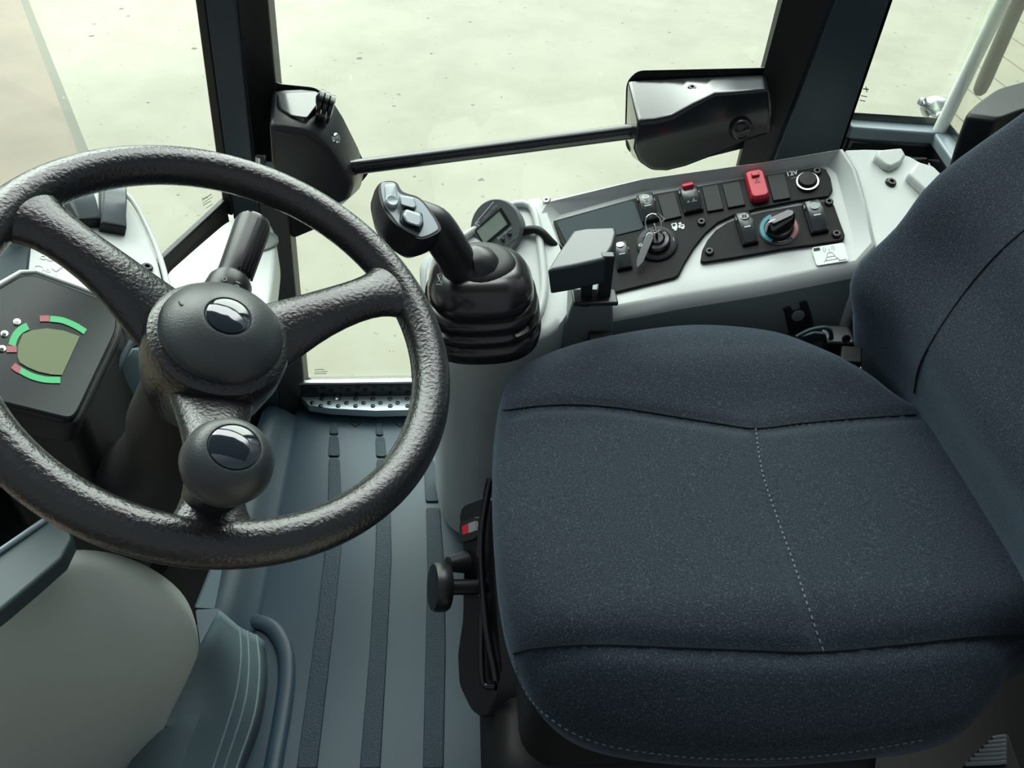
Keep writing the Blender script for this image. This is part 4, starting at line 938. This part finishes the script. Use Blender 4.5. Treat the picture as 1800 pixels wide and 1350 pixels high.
mk('rear_flange', *g_slab([Zp((372, 1000), .19), Zp((393, 985), .18), Zp((386, 1030), .17), (Zp((377, 1070), .17)), Zp((345, 1068), .19)], (-.004, .004, -.004)), 'teal', fc_, smooth=False)
ml = [Zp(p, .012) for p in ((418, 1090), (447, 1091), (478, 1103), (499, 1138), (504, 1185), (497, 1250), (481, 1340), (468, 1420))]
mlc = catmull(ml, 4)
mk('edge_lip', *g_tube(mlc, [min(.012, .003 + .0022 * i) for i in range(len(mlc))], 12, flat=.5), 'mat', fm)

# ================================================================== OPERATOR SEAT
se = thing('operator_seat', 'dark blue-charcoal fabric operator seat with reclined backrest', 'seat', (.28, .6, 0))
def sstep(a, b, x):
    t = max(0., min(1., (x - a) / (b - a))); return t * t * (3 - 2 * t)
def zi(x, y):
    z = .470 + .026 * sstep(.70, .80, y) * (1 - .5 * sstep(.30, .05, x)) 
    z -= .045 * sstep(.47, .34, y)
    z -= .012 * sstep(.16, .04, x)
    z -= .006 * math.exp(-((x - .30) ** 2 + (y - .58) ** 2) / .02)
    return z
def onseat(px, f=None):
    z = .465
    for _ in range(12): p = Zp(px, z); z = (f or zi)(p.x, p.y)
    return V((p.x, p.y, z))
cush = [(867, 950, .425), (865, 860, .43), (868, 780, .432), (879, 705, .436), (897, 668, .44), (925, 648, .443), (985, 624, .45), (1080, 600, .458), (1180, 584, .465), (1262, 580, .47), (1360, 592, .47), (1440, 622, .468), (1515, 662, .462), (1590, 712, .455), (1720, 770, .45), (1840, 900, .45), (1900, 1060, .44), (1850, 1125, .43), (1782, 1165, .42), (1752, 1222, .41), (1690, 1285, .40), (1560, 1322, .385), (1400, 1340, .38), (1250, 1342, .38), (1110, 1328, .38), (1015, 1298, .385), (955, 1252, .39), (918, 1190, .40), (892, 1120, .41), (876, 1040, .418)]
OUT = resample(catmull([Zp(p[:2], p[2]) for p in cush], 6, True), 200)
cc = V((.275, .60, 0))
fwd = V((math.cos(0), 0, 0))
seams_px = [[(884, 722), (940, 714), (1010, 711), (1090, 717), (1180, 731), (1260, 744), (1328, 753), (1410, 744), (1500, 736), (1610, 729)],
            [(903, 1149), (950, 1138), (1050, 1133), (1200, 1138), (1330, 1143), (1447, 1145), (1600, 1131), (1700, 1120), (1800, 1113)],
            [(1328, 753), (1340, 830), (1366, 910), (1395, 990), (1420, 1065), (1447, 1144)]]
SEAM = [catmull([onseat(p) for p in s], 8) for s in seams_px]
def sd(x, y):
    m_ = 9
    for s in SEAM:
        for q in s:
            d = (q.x - x) ** 2 + (q.y - y) ** 2
            if d < m_: m_ = d
    return math.sqrt(m_)
NR = 46; wE = .055; loops = []
per = []
for z0, ins in ((.330, .030), (.350, .012), (.375, .003)):
    per.append([V((p.x + (cc.x - p.x) * ins / max(.1, (cc.xy - p.xy).length), p.y + (cc.y - p.y) * ins / max(.1, (cc.xy - p.xy).length), min(z0, p.z - .012))) for p in OUT])
loops += per
for k in range(NR):
    t = (k / NR) ** 1.0
    l = []
    for p in OUT:
        R_ = (p.xy - cc.xy).length
        x, y = p.x + (cc.x - p.x) * t, p.y + (cc.y - p.y) * t
        d = t * R_
        s = min(1, d / wE); prof_ = math.sqrt(max(0, 1 - (1 - s) ** 2))
        zt = zi(x, y)
        z = p.z + (zt - p.z) * prof_
        if d > .012: z -= .0055 * math.exp(-(sd(x, y) / .0085) ** 2)
        l.append(V((x, y, z)))
    loops.append(l)
cu_v, cu_f = g_loft(loops)
cu = mk('cushion', cu_v, cu_f, 'fabric', se, angle=180)
from mathutils.bvhtree import BVHTree
def bvh(v, f): return BVHTree.FromPolygons([tuple(x) for x in v], f)
def hit(b, px, off=.0004):
    r = b.ray_cast(CAM, ray(px).normalized())
    if r[0] is None: return None
    n = r[1] if r[1].dot(CAM - r[0]) > 0 else -r[1]
    return r[0] + n * off
cb = bvh(cu_v, cu_f)
def seam(b, px, r, mat, parent, name='seam', n=8):
    P = [hit(b, p.to_2d(), .0002) for p in catmull(px, n)]; P = [p for p in P if p is not None]
    mk(name, *g_tube(P, r, 6), mat, parent)
for s in seams_px[:2]: seam(cb, s, .0011, 'seam', cu)
def stitches(b, px, parent, mat='stitch', every=2):
    P = [hit(b, p.to_2d(), .0005) for p in catmull(px, 16)]; P = [p for p in P if p is not None]
    g = G()
    P = resample(P, int(sum((P[i + 1] - P[i]).length for i in range(len(P) - 1)) / .0035), False)
    for i in range(0, len(P) - 1, 2): g.add(*g_tube([P[i], P[i].lerp(P[i + 1], .5), P[i + 1]], .0008, 6))
    g.mk('stitching', mat, parent)
stitches(cb, seams_px[2], cu)
stitches(cb, [(903, 1152), (912, 1190), (935, 1232), (975, 1268), (1030, 1298), (1110, 1318), (1250, 1333), (1400, 1331), (1530, 1316), (1620, 1300)], cu)
# backrest
zz_ = [.40, .44, .47, .515, .572, .634, .698, .777, .86, .95, 1.03, 1.09, 1.11]
xx_ = [.515, .505, .497, .485, .470, .502, .529, .601, .672, .74, .80, .85, .88]
yy_ = [.83, .845, .85, .852, .852, .852, .852, .850, .845, .83, .80, .74, .64]
xx_ = [.530, .515, .500, .486, .469, .502, .528, .600, .668, .735, .79, .84, .87]
rowsB = []
for z, x, y in zip(zz_, xx_, yy_):
    yc = .60; hw = y - yc; rec = .030 if z < .98 else .02
    base = x
    pr = [(.16, -.02), (.125, .012), (.07, .018), (.030, .012), (.008, .002), (.0, -.012), (.004, -.035), (.016, -.07), (.026, -.11), (.030, -.17)]
    right = [V((base + dx, y + dy, z + (dx) * .12)) for dx, dy in pr]
    left = [V((p.x, 2 * yc - p.y, p.z)) for p in reversed(right)]
    rowsB.append(right + left)
dense = []
for i in range(len(rowsB) - 1):
    n_ = 4
    for k in range(n_):
        t = k / n_
        row = []
        for j in range(len(rowsB[0])):
            p0 = rowsB[max(i - 1, 0)][j]; p1 = rowsB[i][j]; p2 = rowsB[i + 1][j]; p3 = rowsB[min(i + 2, len(rowsB) - 1)][j]
            row.append(.5 * ((2 * p1) + (p2 - p0) * t + (2 * p0 - 5 * p1 + 4 * p2 - p3) * t * t + (3 * p1 - p0 - 3 * p2 + p3) * t ** 3))
        dense.append(row)
dense.append(rowsB[-1])
dense = [[p for p in catmull(r, 3)] for r in dense]
bk_v, bk_f = g_loft(dense)
bk = mk('backrest', bk_v, bk_f, 'fabric', se, angle=180)
bb = bvh(bk_v, bk_f)
seam(bb, [(1830, 380), (1760, 440), (1700, 508), (1650, 580), (1618, 640), (1607, 690)], .0011, 'seam', bk)
# lower seat: base, suspension bellows, side cover, rail, knob
def rloop(x0, x1, y0, y1, z, r=.03): return [V((p[0], p[1], z)) for p in rrect(x1 - x0, y1 - y0, r, ((x0 + x1) / 2, (y0 + y1) / 2), 5)]
bel = [rloop(.022 + i, .47, .42 + j, .82, z) for z, i, j in ((.0, .02, .0), (.03, .02, 0), (.05, .0, -.012), (.07, .012, 0), (.09, -.004, -.014), (.11, .010, 0), (.13, -.006, -.016), (.155, .008, 0), (.175, .012, .01), (.19, .03, .03))]
mk('suspension_bellows', *g_loft(bel), 'black', se, angle=180)
mk('seat_pan', *g_loft([rloop(.055, .49, .42, .83, .24, .04), rloop(.065, .49, .42, .83, .36, .04)]), 'black', se, bevel=.006)
PS = Plane(V((.006, .62, .27)), V((-.60, -.62, .50)))
scq = [(806, 905), (812, 888), (832, 880), (850, 872), (866, 880), (880, 1180), (872, 1215), (850, 1265), (828, 1250), (806, 1205), (803, 1150), (812, 1090), (814, 985)]
mk('side_cover', *g_slab([PS.at(p) for p in rounded(scq, 10, 3)], (.05, 0, 0)), 'satin', se, bevel=.008, label='black plastic cover at the front of the seat')
iw = mk('indicator_window', *g_slab([PS.at(p, .004) for p in rounded([(808, 918), (836, 908), (841, 938), (833, 948), (806, 955)], 4, 3)], (.012, 0, 0)), 'gloss', se, bevel=.002)
mk('red_marker', *g_slab([PS.at(p, .0055) for p in ((812, 925), (822, 921), (823, 937), (813, 940))], (.004, 0, 0)), 'red', iw, smooth=False, label='small red marker')
mk('grey_marker', *g_slab([PS.at(p, .0055) for p in ((823, 920), (834, 916), (836, 932), (824, 937))], (.004, 0, 0)), 'greyprint', iw, smooth=False)
rl = [PS.at(p, .012) for p in ((862, 842), (856, 870), (847, 930), (846, 990), (851, 1060), (858, 1120), (869, 1175), (872, 1195))]
mk('handle_bar', *g_tube(catmull(rl, 4), .0048, 12), 'gloss', se, label='glossy black bar along the seat front')
mk('handle_bar', *g_tube(catmull([PS.at(p, .010) for p in ((849, 1060), (846, 1120), (847, 1180), (852, 1204), (872, 1208))], 4), .004, 12), 'gloss', se)
kx = PS.at((846, 1032)); ke = Dp((786, 1032), (kx - CAM).length - .012)
kdir = (ke - kx).normalized()
kd_ = mk('weight_knob', *g_lathe([(.010, -.002), (.026, -.001), (.0285, .003), (.0285, .013), (.0265, .0175), (.020, .0185), (.001, .0185)], ke, kdir, 40), 'satin', se, label='round black adjusting knob on a short shaft')
mk('shaft', *g_tube([kx, ke], .0092, 20), 'satin', kd_)
mk('collar', *g_tube([kx - kdir * .003, kx + kdir * .004], .0100, 20), 'greyprint', kd_)
mk('crank', *g_tube([PS.at((818, 988), .004), Dp((788, 992), (ke - CAM).length)], [.0135, .009], 16), 'satin', se)
# belt retractor and buckle by the backrest foot
rt = G(); rf = Fr(Yp((1468, 596), .865), (1, 0, -.06), (0, -.15, 1))
rt.add(*g_box(rf.p(0, -.02), rf.x, rf.y, rf.z, .040, .06, .035))
rtm = rt.mk('belt_retractor', 'satin', se, bevel=.004, label='black belt reel between cushion and console')
mk('belt_slot', *g_tube(catmull([Yp(p, .855) for p in ((1400, 592), (1425, 580), (1450, 576), (1460, 584), (1462, 604))], 4), .0028, 8), 'bluepanel', rtm)
mk('belt_guide', *g_slab([Yp(p, .853) for p in ((1408, 594), (1432, 586), (1452, 588), (1455, 598), (1420, 606))], (0, .006, 0)), 'bluepanel', rtm, bevel=.001)
mk('bolt', *g_lathe([(.0055, 0), (.0055, .002), (.003, .002), (.001, .0005)], Yp((1487, 595), .845), V((0, -1, .2)), 18), 'gloss', rtm)
bq = hit(bb, (1540, 652)) or Yp((1540, 652), .80)
mk('belt_buckle', *g_box(V((.478, .80, .478)), (1, -.4, .2), (.4, 1, 0), (-.1, 0, 1), .022, .03, .02), 'panel', se, bevel=.002)
mk('ribbed_vent', *g_slab([Zp(p, .25) for p in ((1690, 1350), (1740, 1295), (1775, 1290), (1800, 1360), (1790, 1420), (1690, 1420))], (0, 0, -.02)), 'black', se, bevel=.002)
rv = bpy.data.objects['ribbed_vent']
for k in range(7):
    y = 1296 + k * 7.5
    mk('ridge', *g_tube([Zp(p, .252) for p in ((1744 - k * 8, y + 2), (1752, y), (1768, y - 2))], .0022, 8), 'grey', rv)

# grey box behind the backrest
bx = thing('storage_box', 'dark grey rounded box standing behind the seat backrest', 'box', Yp((1760, 260), 1.05))
tq = [(1694, 206), (1716, 184), (1750, 160), (1830, 138), (1900, 150), (1900, 210), (1800, 196), (1752, 214)]
TB = [Zp(p, .735) for p in rounded(tq, 10, 3)]
bc = sum(TB, V()) / len(TB)
mk('shell', *g_loft([[bc + (p - bc) * .93 + V((0, 0, .004)) for p in TB], TB, [p + V((.0, 0, -.025)) for p in TB], [p + V((.02, .0, -.28)) for p in TB]]), 'charcoal', bx, bevel=.004)

# ================================================================== LIGHT
w = bpy.data.worlds.new('world'); scn.world = w; w.use_nodes = True; nt = w.node_tree; nt.nodes.clear()
o = N(nt, 'ShaderNodeOutputWorld'); bg = N(nt, 'ShaderNodeBackground'); tc = N(nt, 'ShaderNodeTexCoord')
def dirfac(d, lo, hi):
    vm = N(nt, 'ShaderNodeVectorMath', operation='DOT_PRODUCT'); vm.inputs[1].default_value = V(d).normalized()
    nt.links.new(tc.outputs['Generated'], vm.inputs[0]); mr = N(nt, 'ShaderNodeMapRange'); mr.interpolation_type = 'SMOOTHSTEP'
    mr.inputs['From Min'].default_value = lo; mr.inputs['From Max'].default_value = hi
    nt.links.new(vm.outputs['Value'], mr.inputs['Value']); return mr.outputs[0]
col = None
base = N(nt, 'ShaderNodeRGB'); base.outputs[0].default_value = (.17, .21, .245, 1)
last = base.outputs[0]
for d, lo, hi, c in (((-.10, .60, .80), .45, .95, (.9, 1.0, 1.05, 1)), ((-.06, .66, .72), .70, .82, (7.0, 7.4, 7.3, 1)), ((0, -1, .1), .2, .9, (.26, .29, .30, 1)), ((0, 0, -1), -.1, .3, (.10, .10, .09, 1))):
    mx = N(nt, 'ShaderNodeMixRGB'); mx.inputs['Color2'].default_value = c
    nt.links.new(dirfac(d, lo, hi), mx.inputs['Fac']); nt.links.new(last, mx.inputs['Color1']); last = mx.outputs[0]
nt.links.new(last, bg.inputs['Color']); bg.inputs['Strength'].default_value = 1.0; nt.links.new(bg.outputs[0], o.inputs[0])
def area(name, loc, tgt, size, power, col=(1, 1, 1)):
    l = bpy.data.lights.new(name, 'AREA'); l.shape = 'RECTANGLE'; l.size, l.size_y = size; l.energy = power; l.color = col
    ob = bpy.data.objects.new(name, l); COL.objects.link(ob); ob.location = loc
    ob.rotation_euler = (V(tgt) - V(loc)).to_track_quat('-Z', 'Y').to_euler(); ob['kind'] = 'structure'; return ob
sl_ = bpy.data.lights.new('daylight', 'SUN'); sl_.energy = .7; sl_.angle = math.radians(24); sl_.color = (.95, 1, .97)
so_ = bpy.data.objects.new('daylight', sl_); COL.objects.link(so_); so_.rotation_euler = V((.30, -.58, -.80)).to_track_quat('-Z', 'Y').to_euler(); so_['kind'] = 'structure'
sp_ = bpy.data.lights.new('ground_patch_spot', 'SPOT'); sp_.energy = 900; sp_.spot_size = math.radians(46); sp_.spot_blend = 1; sp_.shadow_soft_size = .3; sp_.color = (.97, 1, 1)  # added spot with no lamp seen there, whitens the ground patch
tg = Zp((262, 20), GZ); so2 = bpy.data.objects.new('ground_patch_spot', sp_); COL.objects.link(so2); so2.location = tg + V((-.3, .5, 5.0)); so2.rotation_euler = (tg - so2.location).to_track_quat('-Z', 'Y').to_euler(); so2['kind'] = 'structure'
scn.view_settings.view_transform = 'Standard'; scn.view_settings.look = 'None'; scn.view_settings.gamma = 1; scn.view_settings.use_curve_mapping = False
scn.view_settings.exposure = 0.0
